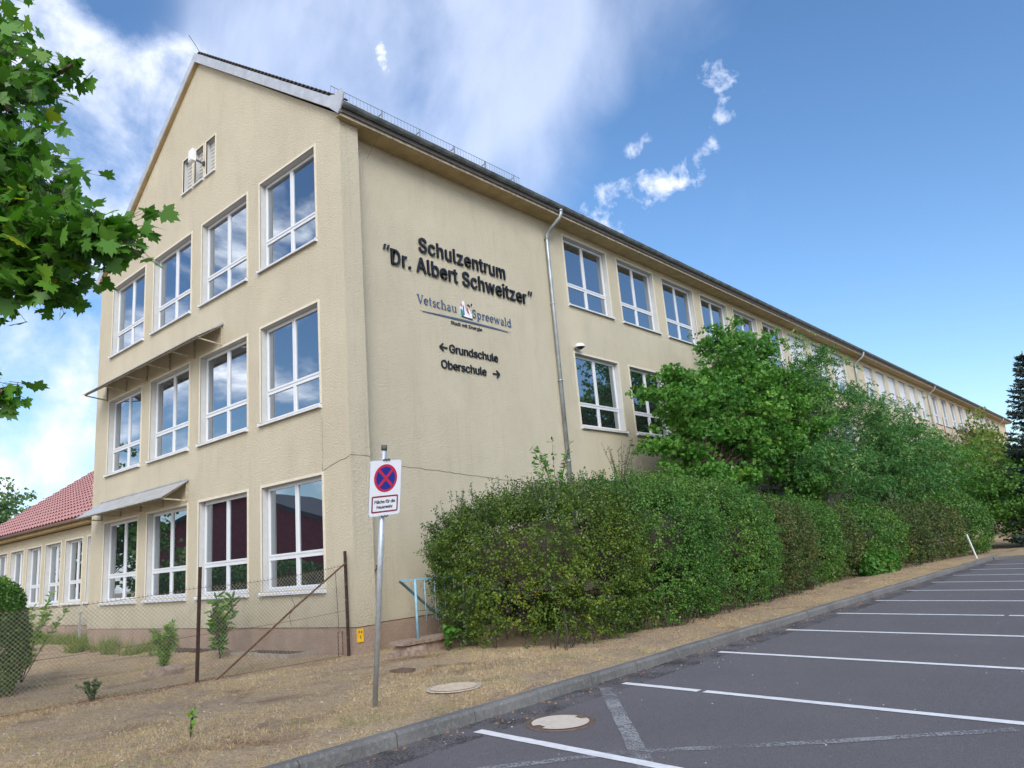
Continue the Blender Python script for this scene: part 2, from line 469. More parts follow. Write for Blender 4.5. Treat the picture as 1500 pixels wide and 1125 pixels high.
crack(lambda s, z: (s, -0.001, z), [(-0.52, 4.6), (-0.52, 3.9), (-0.55, 3.52)], 0.006)

# --- windows
def win_meshes(w, h):
    """origin at lower left outer corner of the opening, x to the right, y into the wall"""
    F = MB(); y0, y1 = 0.150, 0.215
    fw = 0.045
    F.box((0, y0, 0), (fw, y1, h)); F.box((w - fw, y0, 0), (w, y1, h))
    F.box((fw, y0, 0), (w - fw, y1, fw)); F.box((fw, y0, h - fw), (w - fw, y1, h))
    mw = 0.04; ht = h * 0.315; cx = w / 2
    F.box((cx - mw / 2, y0, fw), (cx + mw / 2, y1, h - fw))
    F.box((fw, y0, ht - 0.03), (cx - mw / 2, y1, ht + 0.03)); F.box((cx + mw / 2, y0, ht - 0.03), (w - fw, y1, ht + 0.03))
    # sashes, proud of the frame
    sw = 0.042; panes = []
    for (a, b) in ((fw - .01, cx - mw / 2 + .012), (cx + mw / 2 - .012, w - fw + .01)):
        for (c, d) in ((fw - .01, ht - 0.03 + .012), (ht + 0.03 - .012, h - fw + .01)):
            q = y0 - 0.016
            F.box((a, q, c), (a + sw, y1 - .01, d)); F.box((b - sw, q, c), (b, y1 - .01, d))
            F.box((a + sw, q, c), (b - sw, y1 - .01, c + sw)); F.box((a + sw, q, d - sw), (b - sw, y1 - .01, d))
            panes.append((a + sw, b - sw, c + sw, d - sw))
    G = MB()
    for a, b, c, d in panes:
        G.quad((a, y0 + 0.012, c), (b, y0 + 0.012, c), (b, y0 + 0.012, d), (a, y0 + 0.012, d))
    S = MB()
    S.prism([(-0.045, y0 + .005, 0.012), (-0.045, -0.075, -0.045), (-0.045, -0.075, -0.085), (-0.045, y0 + .005, -0.012)], (w + 0.09, 0, 0))
    Ed = MB(); D = .24
    Ed.quad((0, 0, 0), (0, 0, h), (0, D, h), (0, D, 0)); Ed.quad((w, 0, h), (w, 0, 0), (w, D, 0), (w, D, h))
    Ed.quad((0, 0, h), (w, 0, h), (w, D, h), (0, D, h)); Ed.quad((w, 0, 0), (0, 0, 0), (0, D, 0), (w, D, 0))
    Su = MB(); t = .055; e = .012
    Su.add([(-t, -e, -.0), (0, -e, 0), (0, -e, h), (w, -e, h), (w, -e, 0), (w + t, -e, 0), (w + t, -e, h + t), (-t, -e, h + t),
            (-t, .01, -.0), (0, .01, 0), (0, .01, h), (w, .01, h), (w, .01, 0), (w + t, .01, 0), (w + t, .01, h + t), (-t, .01, h + t)],
           [(0, 1, 2, 7), (7, 2, 3, 6), (3, 4, 5, 6), (0, 7, 15, 8), (7, 6, 14, 15), (6, 5, 13, 14), (1, 9, 10, 2), (2, 10, 11, 3), (3, 11, 12, 4)])
    for xx in (-0.052, w + 0.040):
        S.box((xx, -0.079, -0.092), (xx + 0.012, 0.0, -0.02))
    Bl = MB()
    hh = h * 0.62
    for i in range(int(hh / 0.05)):
        z = h - fw - 0.03 - i * 0.05
        Bl.box((fw, y0 - 0.030, z - 0.044), (w - fw, y0 - 0.022, z))
    nm = lambda k: k
    return dict(window_frame=F.mesh('window_frame', 'pvc_white'), pane=G.mesh('pane', 'window_glass'), sill=S.mesh('sill', 'sill_metal'),
                reveal=Ed.mesh('reveal', 'reveal_paint'), surround=Su.mesh('surround', 'trim_paint'), blind=Bl.mesh('blind', 'blind_white'))
WM = {('g',): win_meshes(GW, WHG), 'a': win_meshes(2.2, WHL), 'b': win_meshes(1.75, WHL), 'c': win_meshes(2.1, WHL)}
def put_window(parent, ms, loc, rz, blind=False, base=Vector((0, 0, 0))):
    fr = link('window', ms['window_frame'], parent)
    fr.location = Vector(loc) - base; fr.rotation_euler = (0, 0, rz)
    for k in ('pane', 'sill', 'reveal', 'surround') + (('blind',) if blind else ()):
        link(k, ms[k], fr)
    return fr
for (a, b, c, d, fl, cc) in gwin:
    put_window(school, WM[('g',)], (a, 0, c), 0, base=SO)
for (a, b, c, d, fl, i, s) in lwin:
    bl = (fl == 2 and (6 <= i <= 14)) or (fl == 1 and i in (9, 11, 12))
    put_window(school, WM[s], (0, a, c), R(90), bl, base=SO)

# --- vents
for i, (a, b) in enumerate(vents):
    mb = MB((0, 0, 0))
    mb.box((a, 0.13, 12.02), (b, 0.17, 13.02))
    for k in range(9):
        mb.box((a + .03, 0.115, 12.06 + k * .105), (b - .03, 0.13, 12.12 + k * .105))
    v = part(mb, 'vent_panel', 'louvre_grey')
    mb = MB(); c, d, D = 12.02, 13.02, .2
    mb.quad((a, 0, c), (a, 0, d), (a, D, d), (a, D, c)); mb.quad((b, 0, d), (b, 0, c), (b, D, c), (b, D, d)); mb.quad((a, 0, d), (b, 0, d), (b, D, d), (a, D, d)); mb.quad((b, 0, c), (a, 0, c), (a, D, c), (b, D, c))
    part(mb, 'vent_reveal', 'reveal_paint', parent=v)
    mb = MB(); mb.prism([(a - .03, .13, 12.03), (a - .03, -.06, 12.0), (a - .03, -.06, 11.965), (a - .03, .13, 12.0)], (b - a + .06, 0, 0))
    part(mb, 'vent_sill', 'pvc_white')
fl_ = MB(); fl_.box((-5.74, -0.36, 12.40), (-5.50, -0.26, 12.74)); fl_.box((-5.71, -0.375, 12.43), (-5.53, -0.36, 12.71))
fo = part(fl_, 'floodlight', 'plastic_white')
mb = MB(); mb.bar((-5.62, -0.26, 12.5), (-5.55, -0.02, 12.42), 0.04); mb.bar((-5.55, -0.05, 12.42), (-5.55, 0.0, 12.42), 0.10)
part(mb, 'floodlight_arm', 'wire_dark', parent=fo)

# --- roof
YF, YB = -0.13, YEND
mb = MB()
TH = 0.27
def rp(x): return 15.99 - abs(x - GXA) * 0.735
xr = 0.58; xl = -12.46
for (xa, xb) in ((GXA, xr), (xl, GXA)):
    za, zb = rp(xa) - .012, rp(xb) - .012
    vs = [(xa, YF + .012, za), (xb, YF + .012, zb), (xb, YB, zb), (xa, YB, za), (xa, YF + .012, za - TH + .01), (xb, YF + .012, zb - TH + .01), (xb, YB, zb - TH + .01), (xa, YB, za - TH + .01)]
    mb.add(vs, [(0, 1, 2, 3), (7, 6, 5, 4), (0, 4, 5, 1), (1, 5, 6, 2), (2, 6, 7, 3), (3, 7, 4, 0)])
part(mb, 'roof', 'tile_dark')
mb = MB()   # pan tile bumps along the verge and eave
for i in range(42):
    x = GXA + 0.1 + i * 0.155
    if x > xr - .1: break
    z = rp(x)
    mb.box((x, YF + .02, z - .01), (x + .13, YF + .3, z + .006))
for i in range(330):
    y = 0.1 + i * 0.25
    mb.tube([(0.30, y, rp(.30) - .05), (0.60, y, rp(.60) - .04)], 0.04, 6)
part(mb, 'roof_tiles_edge', 'tile_dark')['kind'] = 'stuff'
mb = MB()   # verge metal
for (xa, xb) in ((GXA, xr), (xl, GXA)):
    za, zb = rp(xa), rp(xb)
    mb.prism([(xa, YF, za), (xa, YF, za - TH), (xb, YF, zb - TH), (xb, YF, zb)], (0, 0.02, 0))
    mb.prism([(xa, YF, za - TH), (xa, YF, za - TH - .012), (xb, YF, zb - TH - .012), (xb, YF, zb - TH)], (0, 0.05, 0))
# flared end cap by the gutter
mb.prism([(0.26, YF - .02, 11.43), (0.45, YF - .02, 11.36), (0.64, YF - .02, 11.42), (0.73, YF - .02, 11.24), (0.60, YF - .02, 10.96), (0.52, YF - .02, 10.88), (0.26, YF - .02, 11.12)], (0, 0.03, 0))
part(mb, 'verge_flashing', 'zinc_light')
mb = MB()   # painted underside of the verge
for (xa, xb) in ((GXA, 0.55), (-12.4, GXA)):
    za, zb = rp(xa) - TH - .014, rp(xb) - TH - .014
    mb.quad((xa, YF + .03, za), (xb, YF + .03, zb), (xb, 0.02, zb), (xa, 0.02, za))
part(mb, 'verge_soffit', 'soffit_paint')
mb = MB(); mb.box((-0.3, 0.475, 10.87), (0.50, YB, 10.90)); mb.box((.365, YF + .03, 10.87), (0.50, .475, 10.90)); mb.box((-12.45, YF + .03, 10.87), (-12.29, YB, 10.90))
part(mb, 'eave_soffit', 'soffit_paint')
mb = MB(); mb.box((0.505, YF + .03, 10.85), (0.535, YB, 11.10))
part(mb, 'eave_fascia', 'fascia_paint')
mb = MB()   # gutter, half round
n = 8; cyl = []
rr = 0.085; cx, cz = 0.625, 11.09
for k in range(n + 1):
    a = math.pi + math.pi * k / n
    cyl.append((cx + rr * math.cos(a), cz + rr * math.sin(a)))
for (p, q) in zip(cyl[:-1], cyl[1:]):
    mb.quad((p[0], YF, p[1]), (p[0], YB, p[1]), (q[0], YB, q[1]), (q[0], YF, q[1]))
mb.tube([(cx + rr, YF, cz), (cx + rr, YB, cz)], 0.012, 6)
mb.add([(c[0], YF, c[1]) for c in cyl], [tuple(range(len(cyl)))])
for i in range(80):
    y = 0.6 + i * 1.05
    mb.bar((cx + rr, y, cz + .006), (cx - rr, y, cz + .006), 0.03, 0.006)
part(mb, 'gutter', 'zinc_dark', True)
mb = MB()   # snow guard grille
x = 0.12; zb = 11.52; zt = 11.80
for z in (zb, zt): mb.bar((x, -0.02, z), (x, 6.25, z), 0.010)
for i in range(64):
    y = -0.02 + i * 0.0985
    mb.bar((x, y, zb), (x, y, zt), 0.006)
for i in range(6):
    y = 0.25 + i * 1.15
    mb.bar((x - .01, y, zb - .06), (x - .01, y, zt + .02), 0.025)
    mb.bar((x, y, zt - .05), (x - .35, y, zb + .18), 0.02)
part(mb, 'snow_guard', 'zinc_pipe')
mb = MB(); mb.tube([(GXA, 0.1, 15.95), (GXA - .01, -.05, 16.2), (GXA - .10, -.25, 16.55)], 0.008, 5)
part(mb, 'lightning_rod', 'wire_dark')
mb = MB(); mb.tube([(0.50, 1.0, 10.9), (0.3, 0.97, 10.7), (0.12, 0.9, 10.4)], 0.004, 4)
part(mb, 'eave_wire', 'rust_brown')
for y in (7.33, 34.6, 50.9, 79.0):
    mb = MB()
    mb.tube([(0.62, y, 11.04), (0.62, y, 10.90), (0.56, y - .02, 10.76), (0.22, y - .06, 10.52), (0.10, y - .08, 10.38), (0.09, y - .08, 10.2), (0.09, y - .08, 0.3)], 0.052, 10)
    dp = part(mb, 'downpipe', 'zinc_pipe', True)
    mb = MB()
    for z in (10.25, 8.3, 6.1, 3.9, 1.8):
        mb.tube([(0.09, y - .08, z), (0.09, y - .08, z + .05)], 0.064, 10); mb.bar((0.09, y - .08, z + .025), (0, y - .08, z + .025), 0.02)
    mb.tube([(0.62, y, 10.93), (0.62, y, 11.0)], 0.066, 10)
    part(mb, 'pipe_clamp', 'zinc_pipe', True, dp)

# --- canopies on the gable end
def canopy(xa, xb, z_w, z_o, proj, z_b, n):
    mb = MB()
    mb.prism([(xa - .08, 0.0, z_w), (xa - .08, -proj - .06, z_o - .03), (xa - .08, -proj - .06, z_o - .055), (xa - .08, 0.0, z_w - .022)], (xb - xa + .16, 0, 0))
    mb.box((xa - .08, -0.035, z_w - .01), (xb + .08, -.0, z_w + .02))
    cpy = part(mb, 'canopy', 'canopy_top')
    for k in range(n):
        x = xa + (xb - xa) * k / (n - 1)
        m2 = MB()
        m2.bar((x, -0.02, z_b), (x, -0.02, z_w - .05), 0.035)
        m2.bar((x, -0.02, z_b + .02), (x, -proj, z_o - .07), 0.03)
        m2.bar((x, -0.02, z_w - .055), (x, -proj, z_o - .07), 0.03)
        part(m2, 'bracket', 'canopy_steel', parent=cpy)
    m3 = MB(); m3.bar((xa - .05, -proj, z_o - .05), (xb + .05, -proj, z_o - .05), 0.03)
    m3.bar((xa - .05, -proj * .5, (z_o + z_w) / 2 - .05), (xb + .05, -proj * .5, (z_o + z_w) / 2 - .05), 0.03)
    part(m3, 'purlin', 'canopy_steel', parent=cpy)
canopy(-11.45, -4.56, 7.67, 7.29, 0.62, 7.12, 6)
canopy(-11.5, -6.24, 4.09, 3.69, 0.62, 3.56, 5)

# --- dome lamp above the first side window, hook, marker plate
mb = MB()
for i in range(8):
    pass
prof = [(0.0, 0.10), (0.09, 0.09), (0.14, 0.05), (0.155, 0.0), (0.15, -0.02)]
vs = []; fs = []; n = 14
for (rr_, zz) in prof:
    for k in range(n):
        a = 2 * math.pi * k / n
        vs.append((0.16 + rr_ * math.cos(a), 8.22 + rr_ * math.sin(a), 7.22 + zz))
for i in range(len(prof) - 1):
    for k in range(n):
        fs.append((i * n + k, i * n + (k + 1) % n, (i + 1) * n + (k + 1) % n, (i + 1) * n + k))
mb.add(vs, fs); mb.box((0, 8.15, 7.19), (0.1, 8.29, 7.27))
lampo = part(mb, 'dome_camera', 'plastic_white', True)
mb = MB(); mb.tube([(0.18, 8.22, 7.22), (0.18, 8.22, 7.18), (0.18, 8.22, 7.135)], [0.11, 0.10, 0.04], 12); part(mb, 'lens', 'lens_dark', True, lampo)
mb = MB(); mb.tube([(0.0, 0.80, 1.62), (0.09, 0.78, 1.60), (0.10, 0.66, 1.52), (0.10, 0.60, 1.38), (0.08, 0.62, 1.28), (0.03, 0.70, 1.30)], 0.014, 6)
part(mb, 'wall_hook', 'rust_brown')
mk = MB(); mk.box((0.365, 0.02, 0.30), (0.345, 0.16, 0.53))
mo = part(mk, 'marker_plate', 'marker_yellow')
mb = MB(); mb.box((0.3665, 0.045, 0.46), (0.366, 0.075, 0.50)); mb.box((0.3665, 0.10, 0.455), (0.366, 0.13, 0.49)); mb.box((0.3665, 0.08, 0.36), (0.366, 0.10, 0.42))
part(mb, 'marker_print', 'sill_edge', parent=mo)

# ------------------------------------------------------------------ lettering
try:
    FONT = bpy.data.fonts.load(bpy.utils.resource_path('LOCAL') + '/datafiles/fonts/Inter.woff2')
except Exception:
    FONT = None
def text_mesh(s, extrude=0.02, offset=0.0, mat='letter_black', spacing=1.0):
    cu = bpy.data.curves.new('t', 'FONT'); cu.body = s; cu.size = 1.0; cu.extrude = extrude; cu.offset = offset
    cu.resolution_u = 6
    if FONT: cu.font = FONT
    cu.space_character = spacing
    o = bpy.data.objects.new('t', cu); COL.objects.link(o)
    dg = bpy.context.evaluated_depsgraph_get(); dg.update()
    me = bpy.data.meshes.new_from_object(o.evaluated_get(dg))
    bpy.data.objects.remove(o); bpy.data.curves.remove(cu)
    me.materials.clear(); me.materials.append(MATS[mat])
    return me
_h = text_mesh('H', 0, 0)
CAPH = max(v.co.y for v in _h.vertices)
bpy.data.meshes.remove(_h)
def place_text(name, s, parent, base, ya, yb, z, cap, x=0.02, extr=0.02, offset=0.022, mat='letter_black', spacing=1.0, aspect=None, M=None):
    me = text_mesh(s, 0.5, 0.0, mat, spacing)
    n = len(me.vertices); co_ = np.empty(n * 3); me.vertices.foreach_get('co', co_); co_ = co_.reshape(-1, 3)
    fc = [tuple(p.vertices) for p in me.polygons]
    x0, x1 = co_[:, 0].min() - offset, co_[:, 0].max() + offset
    sx = (yb - ya) / (x1 - x0); sz = cap / (CAPH + offset * 1.2)
    vs = []; fs = []
    shifts = [(0, 0)] if not offset else [(a_, b_) for a_ in (-1, -.33, .33, 1) for b_ in (-.6, .6)]
    for q, (a_, b_) in enumerate(shifts):
        X = (co_[:, 0] + a_ * offset - x0) * sx + ya; Zz = (co_[:, 1] + b_ * offset) * sz + z; D = co_[:, 2] * extr * (1 + q * .02) + x
        fs += [tuple(i + q * n for i in f) for f in fc]
        vs.append(np.stack([D, X, Zz], 1))
    new = np.concatenate(vs)
    if M is not None: new = M(new)
    new = new - np.array(base)
    bpy.data.meshes.remove(me)
    me = bpy.data.meshes.new(name); me.from_pydata(new.tolist(), [], fs); me.materials.append(MATS[mat]); me.update()
    return link(name, me, parent)
b1 = (0.0, 3.9, 8.1)
t = thing('wall_lettering', 'large black raised letters spelling the school name in two rows on cream wall', 'lettering', b1)
place_text('text_line', 'Schulzentrum', t, b1, 2.37, 5.36, 8.62, 0.36, x=0.035, extr=0.03, offset=.013, spacing=1.05)
place_text('text_line', 'Dr. Albert Schweitzer', t, b1, 1.52, 6.16, 8.10, 0.37, x=0.035, extr=0.03, offset=.013, spacing=1.05)
mb = MB(b1)
for y in (1.31, 1.41): mb.prism([(0.05, y, 8.40), (0.05, y + .035, 8.40), (0.05, y + .085, 8.52), (0.05, y + .035, 8.52)], (-.03, 0, 0))
mb.build('quotation_mark_lettering', 'letter_black', t)
mb = MB(b1)
for y in (6.24, 6.34): mb.prism([(0.05, y, 8.38), (0.05, y + .035, 8.38), (0.05, y + .085, 8.50), (0.05, y + .035, 8.50)], (-.03, 0, 0))
mb.build('quotation_mark_lettering', 'letter_black', t)
b3 = (0.0, 3.9, 6.3)
t = thing('direction_lettering', 'black wall letters reading Grundschule with an arrow before it, upper direction row', 'lettering', b3)
place_text('text_line', 'Grundschule', t, b3, 3.16, 4.83, 6.31, 0.20, x=0.02, extr=0.02, offset=0.012)
def arrow(y0, y1, z, flip):
    mb = MB((0, 3.9, b3[2])); w = 0.035; L = y1 - y0
    s = -1 if flip else 1; tip = y1 if not flip else y0; tail = y0 if not flip else y1
    mb.bar((0.02, tail, z), (0.02, tip - s * .02, z), w, .02, up=(1, 0, 0))
    for q in (1, -1):
        mb.bar((0.0215, tip, z), (0.0215, tip - s * .11, z + q * .09), w * 1.1, .02, up=(1, 0, 0))
    return mb
arrow(2.86, 3.10, 6.40, True).build('arrow', 'letter_black', t)
t = thing('direction_lettering', 'black wall letters reading Oberschule with an arrow after it, lower direction row', 'lettering', b3)
place_text('text_line', 'Oberschule', t, b3, 2.87, 4.37, 5.90, 0.20, x=0.02, extr=0.02, offset=0.012)
arrow(4.60, 4.85, 5.99, False).build('arrow', 'letter_black', t)

# town wordmark with serif strokes drawn by hand: (thick/thin polylines in a unit where x-height = 1)
def arc(cx, cy, rx, ry, a0, a1, n=10):
    return [(cx + rx * math.cos(R(a0 + (a1 - a0) * i / n)), cy + ry * math.sin(R(a0 + (a1 - a0) * i / n))) for i in range(n + 1)]
TK, TN = 0.19, 0.075
def stem(x, y0, y1, serif_top=True, serif_bot=True):
    l = [([(x, y0), (x, y1)], TK)]
    if serif_bot: l.append(([(x - .20, y0 + .03), (x + .20, y0 + .03)], .06))
    if serif_top: l.append(([(x - .20, y1 - .04), (x, y1 - .02)], .09))
    return l
GLY = {
 'V': (1.25, [([(.15, 1.42), (.62, 0)], TK), ([(.62, 0), (1.08, 1.42)], TN), ([(-.05, 1.42), (.38, 1.42)], .07), ([(.9, 1.42), (1.25, 1.42)], .07)]),
 'e': (.95, [(arc(.45, .5, .36, .48, 0, 180), TN), (arc(.45, .5, .36, .48, 90, 270), TK), (arc(.45, .5, .36, .48, 270, 330), TN), ([(.12, .55), (.82, .55)], TN)]),
 't': (.65, [([(.25, 1.3), (.25, .2)], TK), (arc(.42, .2, .17, .18, 180, 310), TN), ([(.02, .96), (.52, .96)], .08)]),
 's': (.75, [(arc(.35, .73, .22, .24, 20, 250), .13), (arc(.35, .26, .24, .25, 70, -160), .13)]),
 'c': (.85, [(arc(.45, .5, .36, .48, 60, 180), TN), (arc(.45, .5, .36, .48, 110, 250), TK), (arc(.45, .5, .36, .48, 250, 320), TN)]),
 'h': (1.15, stem(.22, 0, 1.5) + [(arc(.55, .62, .33, .36, 160, 0), TN)] + stem(.88, 0, .66, False)),
 'a': (.95, [(arc(.38, .72, .26, .26, 150, 0), TN), ([(.66, .75), (.66, .1)], TK), (arc(.38, .27, .26, .26, 90, 330), .12), ([(.66, .04), (.85, .04)], .07)]),
 'u': (1.15, [([(.25, 1), (.25, .35)], TK), (arc(.55, .35, .3, .33, 180, 340), TN), ([(.88, 1), (.88, 0)], TK), ([(.05, .96), (.25, .96)], .07), ([(.7, .96), (.88, .96)], .07), ([(.88, .03), (1.05, .03)], .07)]),
 'S': (1.05, [(arc(.48, 1.06, .30, .34, 25, 250), .15), (arc(.48, .38, .34, .38, 75, -155), .15), ([(.80, 1.4), (.80, 1.0)], .06), ([(.13, .45), (.13, .02)], .06)]),
 'p': (1.1, [([(.22, 1), (.22, -.45)], TK), (arc(.52, .5, .36, .48, 150, -150), .13), ([(.0, -.43), (.42, -.43)], .06), ([(.04, .96), (.22, .96)], .07)]),
 'r': (.75, stem(.22, 0, 1) + [(arc(.50, .66, .26, .28, 160, 50), .10)]),
 'w': (1.5, [([(.12, 1), (.42, 0)], TK), ([(.42, 0), (.72, 1)], TN), ([(.72, 1), (1.0, 0)], TK), ([(1.0, 0), (1.32, 1)], TN), ([(-.03, .97), (.3, .97)], .06), ([(1.15, .97), (1.45, .97)], .06)]),
 'l': (.5, stem(.22, 0, 1.5)),
 'd': (1.15, [(arc(.48, .5, .36, .48, 30, 330), .13), ([(.86, 1.5), (.86, 0)], TK), ([(.68, 1.48), (.86, 1.48)], .07), ([(.86, .03), (1.06, .03)], .07)]),
}
b2 = (0.0, 3.9, 7.3)
town = thing('town_wordmark', 'blue serif town name with small colourful emblem and curved underline on wall', 'wall logo', b2)
def serif_word(word, ya, yb, z, xh):
    W = sum(GLY[c][0] for c in word) + 0.10 * (len(word) - 1)
    s = (yb - ya) / W; x = 0
    j = 0
    for ch in word:
        w, st = GLY[ch]; mb = MB(b2)
        for pts, tk in st:
            for p, q in zip(pts[:-1], pts[1:]):
                j += 1
                a = Vector((0.018 + 0.0004 * (j % 5), ya + (x + p[0]) * s, z + p[1] * xh)); c = Vector((0.018 + 0.0004 * (j % 5), ya + (x + q[0]) * s, z + q[1] * xh))
                e = (c - a).normalized() * tk * xh * .12
                mb.bar(a - e, c + e, tk * xh, 0.014, up=(1, 0, 0))
        mb.build('letter', 'letter_blue', town)
        x += w + 0.10
serif_word('Vetschau', 2.25, 3.50, 7.345, 0.142)
serif_word('Spreewald', 4.02, 5.47, 7.335, 0.142)
mb = MB(b2); pts = []
for i in range(25):
    t_ = i / 24; pts.append((2.28 + 3.14 * t_, 7.165 + 0.02 * math.sin(math.pi * t_) + 0.02 * t_, 0.004 + 0.030 * math.sin(math.pi * t_) ** 0.6))
for p, q in zip(pts[:-1], pts[1:]):
    mb.add([(0.02, p[0], p[1] - p[2] / 2), (0.02, q[0], q[1] - q[2] / 2), (0.02, q[0], q[1] + q[2] / 2), (0.02, p[0], p[1] + p[2] / 2)], [(0, 1, 2, 3)])
mb.prism([(0.019, 2.4, 7.16), (0.019, 5.3, 7.17), (0.019, 5.3, 7.175), (0.019, 2.4, 7.165)], (-.015, 0, 0))
mb.build('underline', 'letter_blue', town)
place_text('tagline', 'Stadt mit Energie', town, b2, 3.28, 4.34, 7.025, 0.085, x=0.012, extr=0.01, offset=0.012, mat='letter_grey')
em = MB(b2); E_ = lambda pts, d=0.012: em.prism([(d, 3.62 + p[0] * .42, 7.27 + p[1] * .44) for p in pts], (-.010, 0, 0))
E_([(0.02, .08), (.0, .55), (.12, .75), (.30, 1.0), (.38, .95), (.42, .6), (.60, .30), (.95, .12), (.95, .03), (.5, 0), (.15, .02)])
emo = em.build('emblem', 'logo_white', town)
def emp(pts, mat, d):
    m_ = MB(b2); m_.prism([(d, 3.62 + p[0] * .42, 7.27 + p[1] * .44) for p in pts], (-.004, 0, 0))
    o = m_.build('emblem_shape', mat, emo); return o
emp([(0.01, .10), (.03, .50), (.20, .42), (.24, .08)], 'logo_green', .016)
emp([(0.24, .12), (.22, .70), (.30, .70), (.34, .16)], 'logo_blue', .017)
emp([(0.05, .56), (.06, .74), (.17, .80), (.16, .62)], 'logo_red', .018)
emp([(0.08, .02), (.98, -.03), (.96, .05), (.5, .05), (.1, .09)], 'letter_black', .019)
emp([(0.55, .78), (.70, .86), (.84, .74), (.78, .68), (.68, .76)], 'letter_black', .018)
emp([(0.88, .84), (.97, .96), (1.02, .88), (.93, .76)], 'letter_black', .018)
emp([(0.50, .55), (.62, .66), (.72, .30), (.62, .36)], 'logo_red', .017)
emp([(0.66, .66), (.92, .30), (.98, .12), (.80, .16), (.70, .34)], 'logo_white', .0165)

# ------------------------------------------------------------------ low wing with red roof
WY = 0.8
wing = thing('low_wing_building', 'low cream wing with red tiled roof joined to the gable end of the tall school', 'building', (-20, 6, 0))
def wpart(mb, name, mat, parent=None, smooth=False): return part(mb, name, mat, smooth, parent or wing)
wwin = []
for k in range(6):
    xr_ = -13.25 - 1.95 * k
    wwin.append((xr_ - 1.5, xr_, 1.33, 3.35))
PW = lambda s, z, d: (s, WY + d, z)
mb = MB(); wall_strips(mb, PW, -26.9, GX0 - .01, 0.6, lambda s: 3.72, wwin, 0)
mb.quad((-26.9, WY, 0.6), (-26.9, 11, 0.6), (-26.9, 11, 3.7), (-26.9, WY, 3.7))
mb.add([(-26.9, WY, 3.7), (-26.9, 11, 3.7), (-26.9, 5.9, 7.4)], [(0, 1, 2)])
wpart(mb, 'front_wall', 'render_cream')
mb = MB(); mb.box((-26.88, WY + .02, -.3), (GX0 - .02, WY + .4, .59)); wpart(mb, 'plinth', 'render_pink')
WMW = win_meshes(1.5, 2.02)
for (a, b, c, d) in wwin:
    put_window(wing, WMW, (a, WY, c), 0, base=Vector((-20, 6, 0)))
# roof with real pan tiles on the front slope
SL = 0.68
y_e, z_e = WY - 0.38, 3.92
mb = MB()
xL, xR = -27.3, GX0 - .005
ncol = int((xR - xL) / 0.075); rows = 19; dy = (5.95 - y_e) / rows
prof_ = [0.0, 0.05, 0.065, 0.015]
for r_ in range(rows):
    ya, yb = y_e + r_ * dy, y_e + (r_ + 1) * dy + .02
    vs = []; fs = []
    for i in range(ncol + 1):
        x = xL + i * (xR - xL) / ncol
        h = prof_[i % 4]
        vs.append((x, ya, z_e + (ya - y_e) * SL + h + .07)); vs.append((x, yb, z_e + (yb - y_e) * SL + h + 0.012)); vs.append((x, ya, z_e + (ya - y_e) * SL + h * .3))
    mb.quad((xL, ya, z_e + (ya - y_e) * SL - .0), (xR, ya, z_e + (ya - y_e) * SL - .0), (xR, yb + .1, z_e + (yb + .1 - y_e) * SL - .0), (xL, yb + .1, z_e + (yb + .1 - y_e) * SL - .0))
    for i in range(ncol):
        fs.append((i * 3, (i + 1) * 3, (i + 1) * 3 + 1, i * 3 + 1)); pass
    mb.add(vs, fs)
    mb.box((xL - .03, ya, z_e + (ya - y_e) * SL - .02), (xL + .1, yb, z_e + (ya - y_e) * SL + .115))
mb.quad((xL, 5.95, z_e + 5.53 * SL), (xR, 5.95, z_e + 5.53 * SL), (xR, 11.4, z_e), (xL, 11.4, z_e))
mb.tube([(xL, 5.95, z_e + 5.53 * SL + .05), (xR, 5.95, z_e + 5.53 * SL + .05)], .09, 8)
wroof = wpart(mb, 'roof', 'tile_red')
mb = MB(); mb.box((xL + .05, y_e + .06, z_e - .17), (xR, WY + .0, z_e - .145)); mb.box((xL + .05, y_e + .05, z_e - .17), (xR, y_e + .075, z_e - .02))
wpart(mb, 'eave_board', 'soffit_paint')
mb = MB(); mb.tube([(xL, y_e - .03, z_e - .02), (xR, y_e - .03, z_e - .02)], .065, 8); wpart(mb, 'gutter', 'iron_rust', smooth=True)
mb = MB()
x0, x1, ya, yb = -20.9, -19.1, 3.05, 3.75
P3 = lambda x, y, h: (x, y, z_e + (y - y_e) * SL + h)
mb.add([P3(x0, ya, .06), P3(x1, ya, .06), P3(x1, yb, .06), P3(x0, yb, .06), P3(x0, ya, .16), P3(x1, ya, .16), P3(x1, yb, .16), P3(x0, yb, .16)], [(4, 5, 6, 7), (0, 1, 5, 4), (1, 2, 6, 5), (2, 3, 7, 6), (3, 0, 4, 7)])
wpart(mb, 'roof_window', 'pvc_white', parent=wroof)

# ------------------------------------------------------------------ ground
def grid_sheet(name, xs, ys, zf, mat):
    nx, ny = len(xs), len(ys)
    X, Y = np.meshgrid(xs, ys, indexing='ij')
    Z = zf(X, Y)
    v = np.stack([X, Y, Z], -1).reshape(-1, 3)
    f = []
    for i in range(nx - 1):
        for j in range(ny - 1):
            f.append((i * ny + j, (i + 1) * ny + j, (i + 1) * ny + j + 1, i * ny + j + 1))
    me = bpy.data.meshes.new(name); me.from_pydata(v.tolist(), [], f); me.materials.append(MATS[mat]); 
    me.polygons.foreach_set('use_smooth', [True] * len(f)); me.update()
    return tag(link(name, me), kind='structure')
def wob(x, y, s=1.0, seed=0.0):
    return (np.sin(x * 1.7 * s + 1.3 * np.sin(y * 1.1 * s + seed) + seed) + np.sin(y * 2.3 * s + 1.1 * np.sin(x * 1.9 * s - seed)) + .6 * np.sin((x + y) * 4.1 * s + seed * 2) + .4 * np.sin((x - y * .7) * 7.3 * s)) / 3
